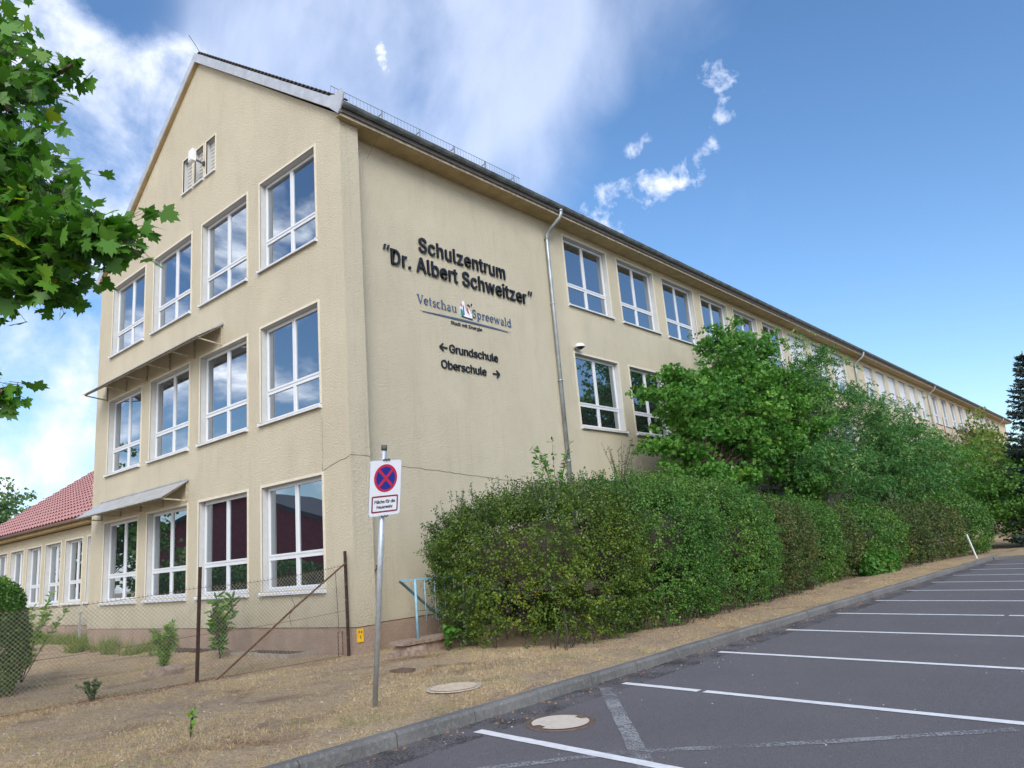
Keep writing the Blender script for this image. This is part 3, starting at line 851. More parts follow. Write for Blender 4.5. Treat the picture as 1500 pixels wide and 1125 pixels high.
xs = np.concatenate([np.array([-400, -200, -100, -60, -40]), np.arange(-30, 6.01, 0.2), [6.12]])
ys = np.concatenate([np.array([-300, -100, -40, -20, -12]), np.arange(-9, 12.01, 0.2), np.arange(13, 40, 1.0), [60, 100, 200, 400]])
def lawn_z(X, Y):
    z = 0.09 + 0.02 * wob(X, Y) + 0.012 * wob(X, Y, 3.1, 2.)
    near = np.clip((6.12 - X) / 0.6, 0, 1)
    z = 0.105 * (1 - near) + z * near
    z = np.where(X < -30, -0.3, z)
    z += 0.10 * np.exp(-((X + 3.6) ** 2 / 1.2 + (Y + .42) ** 2 / 0.05))
    return z
grid_sheet('lawn', xs, ys, lawn_z, 'dry_lawn')
def slope(x): return -0.028 * (x - 6.3)
grid_sheet('road', np.array([6.15, 8, 10, 12, 16, 20, 30, 60.]), np.array([-40, -10, -5, 0, 5, 10, 15, 20, 24.75]), lambda X, Y: slope(X), 'asphalt')
grid_sheet('far_lawn', np.array([6.1205, 7, 8, 10, 14, 20, 30, 60, 100, 400.]), np.array([25.0, 26, 27, 28, 30, 34, 40, 60, 100, 400.]), lambda X, Y: 0.10 + 0.02 * wob(X, Y) - .02 * (X > 15), 'dry_lawn')
mb = MB(); mb.quad((-1500, -1500, -3), (1500, -1500, -3), (1500, 1500, -3), (-1500, 1500, -3))
tag(mb.build('terrain', 'dry_lawn'), kind='structure')
# kerb stones
mb = MB(); y = -14.0
while y < 25.2:
    L = 0.985
    dz = random.uniform(-.006, .006); dx = random.uniform(-.008, .008)
    zt = 0.125 + dz
    mb.prism([(6.135 + dx, y, -.4), (6.275 + dx, y, -.4), (6.262 + dx, y, zt - .03), (6.235 + dx, y, zt), (6.135 + dx, y, zt)], (0, L, 0))
    y += 1.0
x = 6.3
while x < 60:
    dz = random.uniform(-.006, .006)
    mb.prism([(x, 24.98, -.8), (x, 24.80, -.8), (x, 24.82, .085 + dz), (x, 24.85, .115 + dz), (x, 24.98, .115 + dz)], (0.985, 0, 0)); x += 1.0
tag(mb.build('kerb', 'kerb_stone'), kind='structure')
# gutter stain strip along the kerb
mb = MB(); mb.quad((6.26, -14, slope(6.26) + .004), (6.72, -14, slope(6.72) + .004), (6.72, 24.7, slope(6.72) + .004), (6.26, 24.7, slope(6.26) + .004))
tag(mb.build('kerbside_dirt', 'stain_film'), kind='structure')

def on_lot(px, py):
    """where the sight line through a photograph point meets the sloping lot"""
    d = _f * 1093.81 + _r * (px - 750) - _u * (py - 562.5)
    n = Vector((0.028, 0, 1)); t_ = (0.028 * 6.3 - n.dot(CAM)) / n.dot(d)
    return CAM + d * t_
def strip(mb, a, b, w, lift, seg=1, jag=0.0):
    a = Vector(a[:2]); b = Vector(b[:2]); d = (b - a).normalized(); nrm = Vector((-d.y, d.x))
    n_ = max(1, int((b - a).length / 0.12)) if jag else 1
    pts = [a + (b - a) * i / n_ for i in range(n_ + 1)]
    o = []
    for p in pts:
        l = p + nrm * (w / 2 + random.uniform(-jag, jag)); r_ = p - nrm * (w / 2 + random.uniform(-jag, jag))
        o.append((l.x, l.y, slope(l.x) + lift)); o.append((r_.x, r_.y, slope(r_.x) + lift))
    fs = [(2 * i, 2 * i + 1, 2 * i + 3, 2 * i + 2) for i in range(len(pts) - 1)]
    mb.add(o, fs)
mb = MB()
ysl = [-3.25 + 2.5 * k for k in range(11)]
for k, y in enumerate(ysl):
    sk = [-.07, -.05, -.03, 0, 0, 0, 0, 0, 0, 0, 0][k]
    x0, x1 = 6.53, 11.6
    cuts = [(x0, x1)]
    if k == 1: cuts = [(x0, 7.55), (7.62, x1)]
    if k == 4: cuts = [(x0, 9.3), (9.37, x1)]
    for a, b in cuts:
        strip(mb, (a, y + sk * (a - x0)), (b, y + sk * (b - x0)), 0.115, .006, jag=.004)
tag(mb.build('road_markings', 'line_paint'), kind='structure')
mb = MB()
q = [on_lot(887, 1008), on_lot(940, 1100), on_lot(960, 1150)]
strip(mb, q[0], q[2], .15, .0045, jag=.006)
q = [on_lot(700, 1128), on_lot(920, 1102), on_lot(1200, 1088), on_lot(1490, 1069)]
for a, b in zip(q[:-1], q[1:]): strip(mb, a, b, .11, .005, jag=.006)
tag(mb.build('worn_road_markings', 'worn_paint'), kind='structure')

# round covers
def cover(name, label, cx, cy, zf, r0, rim_mat, disc_mat, notches=True):
    t_ = thing(name, label, 'manhole cover', (cx, cy, zf(cx)))
    mb = MB(); n = 48
    vs = []; fs = []
    for rr_, h in ((r0 + .05, .003), (r0 + .045, .010), (r0 + .005, .010), (r0, .004)):
        for k in range(n):
            a = 2 * math.pi * k / n; x = rr_ * math.cos(a)
            vs.append((x, rr_ * math.sin(a), h + zf(cx + x) - zf(cx)))
    for i in range(3):
        for k in range(n): fs.append((i * n + k, i * n + (k + 1) % n, (i + 1) * n + (k + 1) % n, (i + 1) * n + k))
    mb.add(vs, fs); mb.build('rim', rim_mat, t_)
    mb = MB()
    mb.add([(r0 * math.cos(2 * math.pi * k / n), r0 * math.sin(2 * math.pi * k / n), .0055 + zf(cx + r0 * math.cos(2 * math.pi * k / n)) - zf(cx)) for k in range(n)], [tuple(range(n))])
    mb.build('bed', rim_mat, t_)
    mb = MB(); ring = []
    for k in range(96):
        a = 2 * math.pi * k / 96; rr_ = r0 - .012
        if notches:
            for a0 in (R(75), R(255)):
                if abs((a - a0 + math.pi) % (2 * math.pi) - math.pi) < R(13): rr_ = r0 - .075
        ring.append((rr_ * math.cos(a), rr_ * math.sin(a), .012 + zf(cx + rr_ * math.cos(a)) - zf(cx)))
    mb.add(ring, [tuple(range(96))]); mb.build('disc', disc_mat, t_)
    return t_
mp = on_lot(821, 1059)
cover('manhole_cover', 'round pale concrete manhole cover with rusty rim in the asphalt', mp.x, mp.y, slope, 0.29, 'iron_rust', 'disc_concrete')
cover('manhole_cover', 'dusty round manhole cover lying in the dry grass behind the kerb', 5.02, -2.09, lambda x: 0.112, 0.29, 'stone_bits', 'dusty_concrete', False)
mb = MB((3.06, -1.22, .1)); mb.box((2.9, -1.34, .08), (3.2, -1.1, .125))
tag(mb.build('valve_cap', 'iron_rust'), 'small rusty square valve cap set in the dry grass', 'valve cap').location = (3.06, -1.22, .1)

# ------------------------------------------------------------------ no-stopping sign
sb = Vector((4.89, -3.17, 0.08)); st = Vector((4.89 + 0.30, -3.17 - 0.02 + .14, 2.98))
d = _f * 1093.81 + _r * (563 - 750) - _u * (652 - 562.5); st = CAM + d * (8.15 / (d.dot(_f)))
sign = thing('no_stopping_sign', 'no-stopping traffic sign with fire brigade text on leaning grey post', 'traffic sign', sb)
ax = (st - sb).normalized()
L = (st - sb).length
def spart(mb, n, m_, sm=False, par=None):
    return part(mb, n, m_, sm, par or sign)
mb = MB(); mb.tube([sb - ax * .1, st - ax * .05], 0.030, 14); spart(mb, 'post', 'galvanised', True)
mb = MB(); mb.tube([st - ax * .055, st], 0.033, 14); spart(mb, 'post_cap', 'sill_edge', True)
ang = R(-4)
nx = Vector((math.cos(ang), math.sin(ang), 0)); nx = (nx - ax * nx.dot(ax)).normalized()
wy = ax.cross(nx).normalized()       # to the right when looking at the plate
if wy.y < 0: wy = -wy
pc = sb + ax * (L - 0.46) + nx * 0.042
def PP(u_, v_, w_=0.0): return pc + wy * u_ + ax * v_ + nx * w_
def ppoly(mb, pts, w0, w1):
    mb.prism([PP(a, b_, w0) for a, b_ in pts], nx * (w1 - w0))
def rr_rect(w, h, r_=.03, n_=5):
    o = []
    for (cx_, cy_, a0) in ((w / 2 - r_, h / 2 - r_, 0), (-w / 2 + r_, h / 2 - r_, 90), (-w / 2 + r_, -h / 2 + r_, 180), (w / 2 - r_, -h / 2 + r_, 270)):
        for i in range(n_ + 1): a = R(a0 + 90 * i / n_); o.append((cx_ + r_ * math.cos(a), cy_ + r_ * math.sin(a)))
    return o
mb = MB(); ppoly(mb, rr_rect(.41, .60), 0, .004); plate = spart(mb, 'plate', 'sign_white')
mb = MB(); 
pts = rr_rect(.414, .604, .03)
for p, q in zip(pts, pts[1:] + pts[:1]): mb.bar(PP(p[0], p[1], .001), PP(q[0], q[1], .001), .006)
spart(mb, 'plate_edge', 'galvanised', par=plate)
circ = lambda r_, cy_, n_=40: [(r_ * math.cos(2 * math.pi * k / n_), cy_ + r_ * math.sin(2 * math.pi * k / n_)) for k in range(n_)]
mb = MB(); ppoly(mb, circ(.152, .105), .0042, .006); ro = spart(mb, 'red_disc', 'sign_red', par=plate)
mb = MB(); ppoly(mb, circ(.124, .105), .006, .0072); spart(mb, 'blue_disc', 'sign_blue', par=ro)
mb = MB()
for s in (1, -1):
    dx_, dz_ = .092, .092 * s
    mb.bar(PP(-dx_, .105 - dz_, .0078 + .0002 * s), PP(dx_, .105 + dz_, .0078 + .0002 * s), .030, .0015, up=nx)
spart(mb, 'red_cross', 'sign_red', par=ro)
mb = MB(); w_, h_ = .33, .165; cy_ = -.175
for a, b_ in (((-w_ / 2, h_ / 2), (w_ / 2, h_ / 2)), ((-w_ / 2, -h_ / 2), (w_ / 2, -h_ / 2)), ((-w_ / 2, -h_ / 2), (-w_ / 2, h_ / 2)), ((w_ / 2, -h_ / 2), (w_ / 2, h_ / 2))):
    mb.bar(PP(a[0], a[1] + cy_, .005), PP(b_[0], b_[1] + cy_, .005), .016, .002, up=nx)
spart(mb, 'text_border', 'sign_darkred', par=plate)
def sign_text(s, u0, u1, v, cap):
    def M(a):
        o = np.array(pc)[None] + np.outer(a[:, 1], np.array(wy)) + np.outer(a[:, 2], np.array(ax)) + np.outer(a[:, 0], np.array(nx))
        return o
    o = place_text('text_line', s, plate, (0, 0, 0), u0, u1, v, cap, x=.0055, extr=.002, offset=.02, M=M)
    o.location = (0, 0, 0)
sign_text('Fläche für die', -.135, .135, -.165, .034)
sign_text('Feuerwehr', -.105, .105, -.222, .034)
mb = MB()
for v_ in (.302, -.302):
    mb.tube([PP(-.045, v_, .008), PP(-.02, v_ + .012 * (1 if v_ > 0 else -1), .012), PP(0, v_, .01), PP(.02, v_ + .012 * (1 if v_ > 0 else -1), .012), PP(.045, v_, .008)], .009, 6)
    mb.tube([PP(0, v_ * .93, -.04) - ax * .012, PP(0, v_ * .93, -.04) + ax * .012], .036, 14)
spart(mb, 'clamp', 'sill_edge')

# ------------------------------------------------------------------ fence
fence = thing('chain_link_fence', 'rusty sagging chain link fence running out from the gable corner', 'fence', (0.15, -4, 0.1))
def fpart(mb, n_, m_, par=None): return part(mb, n_, m_, False, par or fence)
A = Vector((0.28, -0.12, 0.1)); B = Vector((0.14, -2.85, 0.1)); Cc = Vector((-0.05, -5.9, 0.1)); Dd = Vector((-0.2, -9.0, .1))
mb = MB(); mb.bar(A - Vector((0, 0, .3)), A + Vector((-.03, 0, 1.83)), .034); mb.bar(A + Vector((0, .02, -.3)), A + Vector((-.03, .02, 1.83)), .012, .05); fpart(mb, 'fence_post', 'rust')
mb = MB(); mb.bar(B - Vector((0, 0, .3)), B + Vector((.03, .02, 1.72)), .034); mb.bar(B + Vector((.0, .02, -.3)), B + Vector((.03, .04, 1.72)), .012, .05); fpart(mb, 'fence_post', 'rust')
mb = MB(); mb.bar(Cc - Vector((0, 0, .3)), Cc + Vector((.0, .0, 1.5)), .045); fpart(mb, 'fence_post', 'rust')
mb = MB(); mb.tube([A + Vector((0, 0, 1.62)), Vector((0.24, -1.2, 1.02)), Vector((0.25, -2.57, 0.10))], .017, 8); fpart(mb, 'brace', 'rust_brown')
mb = MB(); mb.tube([(0.2, -.28, .1), (0.2, -.28, .52), (0.22, -.2, .53), (0.22, -.2, .12)], .010, 6); mb.tube([(0.21, -.26, .5), (0.2, -.3, 1.6)], .006, 5); fpart(mb, 'stay_rod', 'rust_brown')
# diamond mesh
def fence_panel(P0, P1, h0, h1, zb0, zb1):
    mb = MB(); Lp = (P1 - P0).length; dirv = (P1 - P0).normalized()
    step = 0.062
    def pt(s, z):
        t_ = s / Lp; top = h0 + (h1 - h0) * t_ - .05 * math.sin(math.pi * t_); bot = zb0 + (zb1 - zb0) * t_
        p = P0 + dirv * s
        return Vector((p.x + .012 * math.sin(s * 3.1 + z * 2), p.y, bot + z * (top - bot)))
    H = 1.38
    n_ = int((Lp + H) / step)
    for sgn in (1, -1):
        for i in range(n_):
            s0 = i * step - (H if sgn == 1 else 0)
            pts_ = []
            for j in range(6):
                z = j / 5; s = s0 + z * H if sgn == 1 else s0 + (1 - z) * H - 0
                s = s0 + (z * H if sgn == 1 else (1 - z) * H) - (0 if sgn == 1 else H)
                if 0 <= s <= Lp: pts_.append(pt(s, z))
            for p, q in zip(pts_[:-1], pts_[1:]): mb.bar(p + Vector((sgn * .002, 0, 0)), q + Vector((sgn * .002, 0, 0)), .0036)
    mesh_o = fpart(mb, 'wire_mesh', 'mesh_wire')
    for zz in (1.0, 0.5, 0.02):
        mb = MB()
        pts_ = [pt(Lp * i / 12, zz) for i in range(13)]
        mb.tube(pts_, .0032, 5)
        if zz < 1: fpart(mb, 'tension_wire', 'rust_brown', mesh_o)
        else: keep_ = mb
    mb = keep_
    for i in range(int(Lp / step)):
        p = pt(i * step, 1.0); mb.bar(p, p + Vector((0, random.uniform(-.02, .02), .035)), .0035)
    fpart(mb, 'tension_wire', 'rust_brown', mesh_o)
fence_panel(A, B, 1.68, 1.50, .08, .08)
fence_panel(B, Cc, 1.50, 1.42, .08, .08)
fence_panel(Cc, Dd, 1.42, 1.42, .08, .08)
mb = MB((-14.2, 1.0, .1)); mb.box((-14.23, .45, -.1), (-14.17, .5, 1.02)); mb.box((-14.5, .44, .98), (-14.0, .5, 1.03))
o = mb.build('standpipe', 'galvanised'); o.location = (-14.2, 1.0, .1); tag(o, 'thin grey T-shaped stake standing by the foot of the low wing', 'stake')

# ------------------------------------------------------------------ stair enclosure and railing by the hedge
mb = MB((1.5, 1.5, .1)); 
mb.box((1.38, 0.10, -.1), (1.62, 4.0, .27))
encl = thing('stair_parapet', 'low rough brown brick parapet with stone coping beside the hedge foot', 'low wall', (1.5, 1.5, .1))
w1 = MB(); w1.box((1.40, 0.35, -.1), (1.66, 5.0, .26)); part(w1, 'wall', 'concrete_brown', parent=encl)
w1 = MB()
vs = []
for i in range(7):
    for j in range(5):
        pass
w1.prism([(1.30, 0.02, .05), (1.78, 0.0, .05), (1.76, .02, .16), (1.70, .04, .24), (1.38, .05, .245), (1.31, .03, .18)], (0, .40, 0)); w1.box((1.36, -.16, .05), (1.55, .0, .14)); part(w1, 'end_block', 'concrete_brown', parent=encl)
w1 = MB(); w1.prism([(1.30, -0.02, .262), (1.74, -0.04, .262), (1.75, -.04, .315), (1.31, -.02, .325)], (0, 4.8, 0)); part(w1, 'coping', 'concrete_brown', parent=encl)
rail = thing('stair_railing', 'light blue painted steel stair railing on the parapet beside the hedge', 'railing', (1.5, 1.5, .32))
def rpart(mb, n_, m_, sm=False): return part(mb, n_, m_, sm, rail)
mb = MB(); mb.tube([(1.5, .46, .31), (1.5, .46, 1.33)], .024, 10); rpart(mb, 'post', 'rail_blue', True)
mb = MB(); mb.bar((1.5, .14, 1.325), (1.5, 3.6, 1.28), .016, .03); rpart(mb, 'top_rail', 'rail_blue')
mb = MB(); mb.bar((1.46, .14, 1.32), (1.46, 1.10, .58), .035); rpart(mb, 'handrail', 'rail_dark')
mb = MB(); mb.bar((1.5, .5, .78), (1.5, 3.6, .74), .012); rpart(mb, 'middle_rail', 'rail_dark')
for i in range(9):
    y = .68 + i * .24
    mb = MB(); mb.tube([(1.5, y, .60), (1.5, y, 1.31)], .009, 6); rpart(mb, 'baluster', 'rail_blue', True)
# light well kerb by the gable plinth
lw = thing('light_well', 'low concrete edged light well with a dark fill for its recess shade at the gable foot', 'light well', (-3.5, -.2, .1))
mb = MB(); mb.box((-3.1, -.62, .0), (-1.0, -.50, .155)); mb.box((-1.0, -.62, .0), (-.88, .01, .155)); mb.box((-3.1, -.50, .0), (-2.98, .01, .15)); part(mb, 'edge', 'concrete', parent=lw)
mb = MB(); mb.box((-2.98, -.5, .05), (-1.0, .01, .128)); part(mb, 'earth_recess_tone', 'joint_recess_dark', parent=lw)  # dark slab in place of a hole, recess shade put into its colour
mb = MB(); mb.box((-6.6, -.42, .05), (-4.2, .01, .126)); part(mb, 'earth_recess_tone', 'joint_recess_dark', parent=lw)  # second dark slab, painted shade of the recess further along the gable

# ------------------------------------------------------------------ foliage tools
def unit(n_):
    v = rng.normal(size=(n_, 3)); return v / np.linalg.norm(v, axis=1)[:, None]
SHAPES = {
 'diamond': (np.array([(0, 0), (.42, .45), (0, 1), (-.42, .45)]), [(0, 1, 2, 3)]),
 'lance': (np.array([(0, 0), (.16, .35), (.13, .7), (0, 1), (-.13, .7), (-.16, .35)]), [(0, 1, 2, 3, 4, 5)]),
 'lobed': (np.array([(0, 0), (.30, .08), (.55, .38), (.28, .50), (.34, .82), (.10, .72), (0, 1), (-.10, .72), (-.34, .82), (-.28, .50), (-.55, .38), (-.30, .08)]), [tuple(range(12))]),
 'blade': (np.array([(-.045, 0), (.045, 0), (0.0, 1)]), [(0, 1, 2)]),
}
_mp = [(0, 0), (.10, .02), (.24, -.10), (.42, -.10), (.36, .06), (.50, .13), (.62, .22), (.78, .38), (.60, .42), (.52, .52), (.36, .50), (.38, .66), (.45, .82), (.34, .82), (.30, .98), (.20, .84), (.13, .92), (.07, 1.05), (0, 1.25)]
_mpf = _mp + [(-x_, y_) for x_, y_ in _mp[::-1][1:-1]]
SHAPES['maple'] = (np.array(_mpf) / 1.25, [tuple(range(len(_mpf)))])
def leaf_mesh(name, pts, size, mat, shape='diamond', up=0.35, outward=None, droop=0.0, fold=0.25, tint=None, dirs=None, updir=(0, 0, 1)):
    """one mesh of many separate small leaves, each a real little polygon"""
    sh, fc = SHAPES[shape]; k = len(sh); n_ = len(pts)
    nrm = unit(n_)
    nrm = nrm * (1 - up) + np.array(updir)[None] * up
    if outward is not None: nrm = nrm + outward
    nrm /= np.linalg.norm(nrm, axis=1)[:, None] + 1e-9
    if dirs is None:
        dirs = unit(n_); 
    dirs = dirs + np.array([0, 0, -droop])[None]
    dirs = dirs - nrm * (dirs * nrm).sum(1)[:, None]
    dirs /= np.linalg.norm(dirs, axis=1)[:, None] + 1e-9
    side = np.cross(nrm, dirs)
    size = np.broadcast_to(np.asarray(size, float), (n_,))
    sx = sh[:, 0][None, :, None]; sy = sh[:, 1][None, :, None]
    v = pts[:, None, :] + size[:, None, None] * (sx * side[:, None, :] + sy * dirs[:, None, :] + (-np.abs(sx) * fold - sy * sy * droop * .25) * nrm[:, None, :])
    v = v.reshape(-1, 3)
    me = bpy.data.meshes.new(name)
    nf = len(fc); lt = len(fc[0])
    me.vertices.add(len(v)); me.vertices.foreach_set('co', v.astype(np.float32).reshape(-1))
    idx = (np.arange(n_)[:, None, None] * k + np.array(fc)[None]).reshape(-1)
    me.loops.add(len(idx)); me.loops.foreach_set('vertex_index', idx.astype(np.int32))
    me.polygons.add(n_ * nf)
    me.polygons.foreach_set('loop_start', (np.arange(n_ * nf) * lt).astype(np.int32))
    me.polygons.foreach_set('loop_total', np.full(n_ * nf, lt, np.int32))
    me.update(calc_edges=True)
    a = me.attributes.new('tint', 'FLOAT', 'FACE')
    if tint is None: tint = np.clip(rng.beta(2.2, 2.6, n_), 0, 1)
    a.data.foreach_set('value', np.repeat(np.clip(tint, 0, 1), nf).astype(np.float32))
    me.materials.append(MATS[mat])
    return me
def smooth_noise(p, s, seed=0.0):
    x, y, z = p[:, 0] * s, p[:, 1] * s, p[:, 2] * s
    return (np.sin(1.7 * x + 1.9 * np.sin(1.3 * y + seed) + seed) + np.sin(2.1 * y + 1.7 * np.sin(1.5 * z - seed)) + np.sin(1.9 * z + 1.8 * np.sin(1.6 * x + 2 * seed))
            + .5 * np.sin(4.3 * x + 3.7 * y + seed * 3) + .5 * np.sin(4.9 * z - 4.1 * y + seed)) / 4
def obj_rel(name, me, parent, base):
    o = link(name, me, parent); o.location = (-base[0], -base[1], -base[2]); return o

# ---- hedge
bushes = [  # cx, cy, rx, ry, h, leaf material, leaf size, label
 (2.75, 2.40, 1.85, 1.70, 2.60, 'leaf_hedge_olive', .038, 'olive and yellow leaved end shrub of the hedge beside the blue stair railing', 'grey'),
 (3.10, 4.9, 1.82, 1.9, 2.82, 'leaf_hedge', .038, 'tallest dark green hedge shrub, in front of the foot of the first downpipe', ''),
 (3.05, 7.7, 1.75, 2.0, 2.78, 'leaf_hedge', .040, 'dark green hedge shrub directly in front of the lobed-leaf tree', ''),
 (2.85, 10.5, 1.70, 2.4, 2.45, 'leaf_hedge_brown', .042, 'brownish green hedge shrub, fourth along the kerb from the olive one', ''),
 (2.55, 13.4, 1.70, 2.6, 2.4, 'leaf_hedge', .048, 'mid green hedge shrub, fifth along the kerb from the olive one', ''),
 (2.50, 16.2, 1.70, 2.6, 2.2, 'leaf_hedge_brown', .052, 'brown tinged hedge shrub just before the bright broad-leaved climber', ''),
 (2.85, 19.1, 1.70, 2.6, 2.15, 'leaf_hedge', .058, 'green hedge shrub standing behind the bright broad-leaved climber', ''),
 (3.2, 22.2, 1.65, 2.6, 2.15, 'leaf_hedge_brown', .062, 'dull olive hedge shrub just past the bright broad-leaved climber', ''),
 (3.5, 25.4, 1.65, 2.4, 2.2, 'leaf_hedge_brown', .066, 'rounded brown-green hedge shrub beside the white leaning stake', ''),
 (4.0, 28.6, 1.7, 2.1, 2.5, 'leaf_hedge', .07, 'last dark green hedge shrub at the far end of the kerb', ''),
]
def bush_surface(n_, cx, cy, rx, ry, h, lump, seed, inset=0.0, power=3.2):
    """points on a squarish clipped body standing on the ground, with lumps of several sizes"""
    d = unit(int(n_ * 1.25)); d = d[d[:, 2] > -0.62][:n_]
    a = np.abs(d); s = (a[:, 0] ** power + a[:, 1] ** power + np.abs(d[:, 2]) ** power) ** (-1 / power)
    p = d * s[:, None]
    zc = h * .52; q = np.stack([p[:, 0] * (rx - inset), p[:, 1] * (ry - inset), np.where(p[:, 2] > 0, p[:, 2] * (h - zc), p[:, 2] * zc * 1.25)], 1)
    base = q + np.array([cx, cy, zc + .05])
    k = np.clip((base[:, 2] - .1) / 1.0, 0, 1)
    base[:, 0] = cx + (base[:, 0] - cx) * (.90 + .10 * k); base[:, 1] = cy + (base[:, 1] - cy) * (.90 + .10 * k)
    nz = smooth_noise(base, 1.3, seed) * lump + smooth_noise(base, 3.7, seed + 1.) * lump * .6 + smooth_noise(base, 9.5, seed + 4.) * lump * .35
    nrm = p / np.linalg.norm(p, axis=1)[:, None]
    return base + nrm * nz[:, None], nrm
for bi, (cx, cy, rx, ry, h, mat, ls, label, fl_) in enumerate(bushes):
    base = (cx, cy, .1)
    t_ = thing('hedge_shrub', label, 'hedge shrub', base, 'hedge shrubs between the building and the kerb')
    area = 2 * (rx + ry) * 2 * h * .8 + 4 * rx * ry
    n_ = int(area * (2.0 if bi < 4 else 1.45) / (ls * ls * .42) * .62)
    n_ = min(n_, 95000)
    cr = .075 if bi < 4 else .11                                        # every tuft of leaves is a spray round its own twig tip
    per = 26 if bi < 4 else 20
    c_, cn_ = bush_surface(max(200, n_ // per), cx, cy, rx, ry, h, .24 if bi < 2 else .17, bi * 1.7, power=3.0)
    c_ = c_ + cn_ * (rng.normal(-.05, .075, len(c_)) - .12 * (rng.random(len(c_)) < .3))[:, None]
    u_ = rng.random(len(c_) * per)
    p = np.repeat(c_, per, 0); nr = np.repeat(cn_, per, 0)
    tilt = np.repeat(rng.normal(0, .35, c_.shape), per, 0); tilt[:, 2] += .25
    p = p + (nr + tilt) * (u_ * cr * 2.6 - cr)[:, None] + rng.normal(0, 1, p.shape) * (cr * (.75 - .45 * u_))[:, None]
    ctint = np.repeat(rng.normal(0, .10, len(c_)), per)
    keep = np.ones(len(p), bool)
    for bj, bb in enumerate(bushes):
        if bj == bi: continue
        q = np.abs((p - np.array([bb[0], bb[1], .08 + bb[4] / 2])) / np.array([bb[2] - .3, bb[3] - .3, bb[4] / 2 - .25]))
        keep &= (q ** 3.2).sum(1) > 1
    hole = smooth_noise(p, 2.6, bi + 5.) + (.25 if bi > 3 else .0)
    keep &= ~((hole < -.62) & (rng.random(len(p)) < .7))
    keep &= (p[:, 2] > .10) & (p[:, 0] > .45)
    p = p[keep]; nr = nr[keep]; ctint = ctint[keep]
    tn = np.clip((.36 if mat == 'leaf_hedge_olive' else .46) + .30 * smooth_noise(p, 1.1, bi + 2.) + ctint + rng.normal(0, .12, len(p)), 0, 1)
    obj_rel('foliage', leaf_mesh('foliage', p, ls * rng.uniform(.7, 1.35, len(p)), mat, 'diamond', up=.25, outward=nr * .35, tint=tn), t_, base)
    # small patches of different leaf colour inside the first shrub: greyish left flank
    if fl_ == 'grey':
        sel = (rng.random(len(p)) < .55) & (smooth_noise(p, .9, 3.) + (2.0 - p[:, 0]) * .8 > .1)
        pp = p[sel] + nr[sel] * .05
        obj_rel('grey_sprigs', leaf_mesh('grey_sprigs', pp, ls * 1.0, 'leaf_grey', 'diamond', up=.25), t_, base)
    # twiggy core
    cp, cn = [], []
    mb = MB(); U, V = 26, 12
    vs = []; 
    dd = []
    for j in range(V + 1):
        for i in range(U):
            el = -.25 + (math.pi / 2 + .25) * j / V; az = 2 * math.pi * i / U
            dd.append((math.cos(el) * math.cos(az), math.cos(el) * math.sin(az), math.sin(el)))
    dd = np.array(dd); a_ = np.abs(dd); s_ = ((a_ ** 3.2).sum(1)) ** (-1 / 3.2); q = dd * s_[:, None] * np.array([rx - .80, ry - .75, h / 2 - .55])[None]
    vv = q + np.array([cx, cy, h / 2 + .05]); vv += (smooth_noise(vv, 2.5, bi) * .12)[:, None] * dd
    vv[:, 2] = np.maximum(vv[:, 2], .12)
    fs = [(j * U + i, j * U + (i + 1) % U, (j + 1) * U + (i + 1) % U, (j + 1) * U + i) for j in range(V) for i in range(U)]
    mb.add(vv.tolist(), fs); part(mb, 'twig_core', 'twig', True, t_)
    # visible stems low down and stray shoots on top
    mb = MB()
    for i in range(60 if bi < 4 else 12):
        x = cx + random.uniform(-rx * .75, rx * .85); y = cy + random.uniform(-ry * .85, ry * .8)
        if random.random() < .6: x = cx + rx * random.uniform(.6, .86)
        z = random.uniform(.3, .8)
        mb.tube([(x, y, .05), (x + random.uniform(-.1, .15), y + random.uniform(-.15, .15), z * .5), (x + random.uniform(-.25, .3), y + random.uniform(-.3, .3), z)], [.012, .009, .004], 4, False)
    shoots = []
    for i in range(150 if bi < 3 else 60):
        x = cx + random.uniform(-.8, .8) * rx; y = cy + random.uniform(-.85, .85) * ry; ln = random.uniform(.12, .5) ** 1.0 * (1.3 if bi < 2 else .8)
        z0 = h - .12 - .9 * max(0, ((abs(x - cx) / rx) ** 4 + (abs(y - cy) / ry) ** 4)) * .5
        e = Vector((x + random.uniform(-.15, .15), y + random.uniform(-.15, .15), z0 + ln))
        mb.tube([(x, y, z0 - .2), e], [.004, .002], 3, False)
        for k in range(int(ln * 60)):
            f_ = random.random(); c_ = Vector((x, y, z0)).lerp(e, f_); shoots.append((c_.x + random.uniform(-.03, .03), c_.y + random.uniform(-.03, .03), c_.z))
    tag(part(mb, 'stems', 'twig', False, t_), kind='stuff')
    shoots = np.array(shoots)
    if len(shoots): tag(obj_rel('top_shoots', leaf_mesh('top_shoots', shoots, ls * 1.0, mat if bi else 'leaf_grey', 'diamond', up=.2), t_, base), kind='stuff')

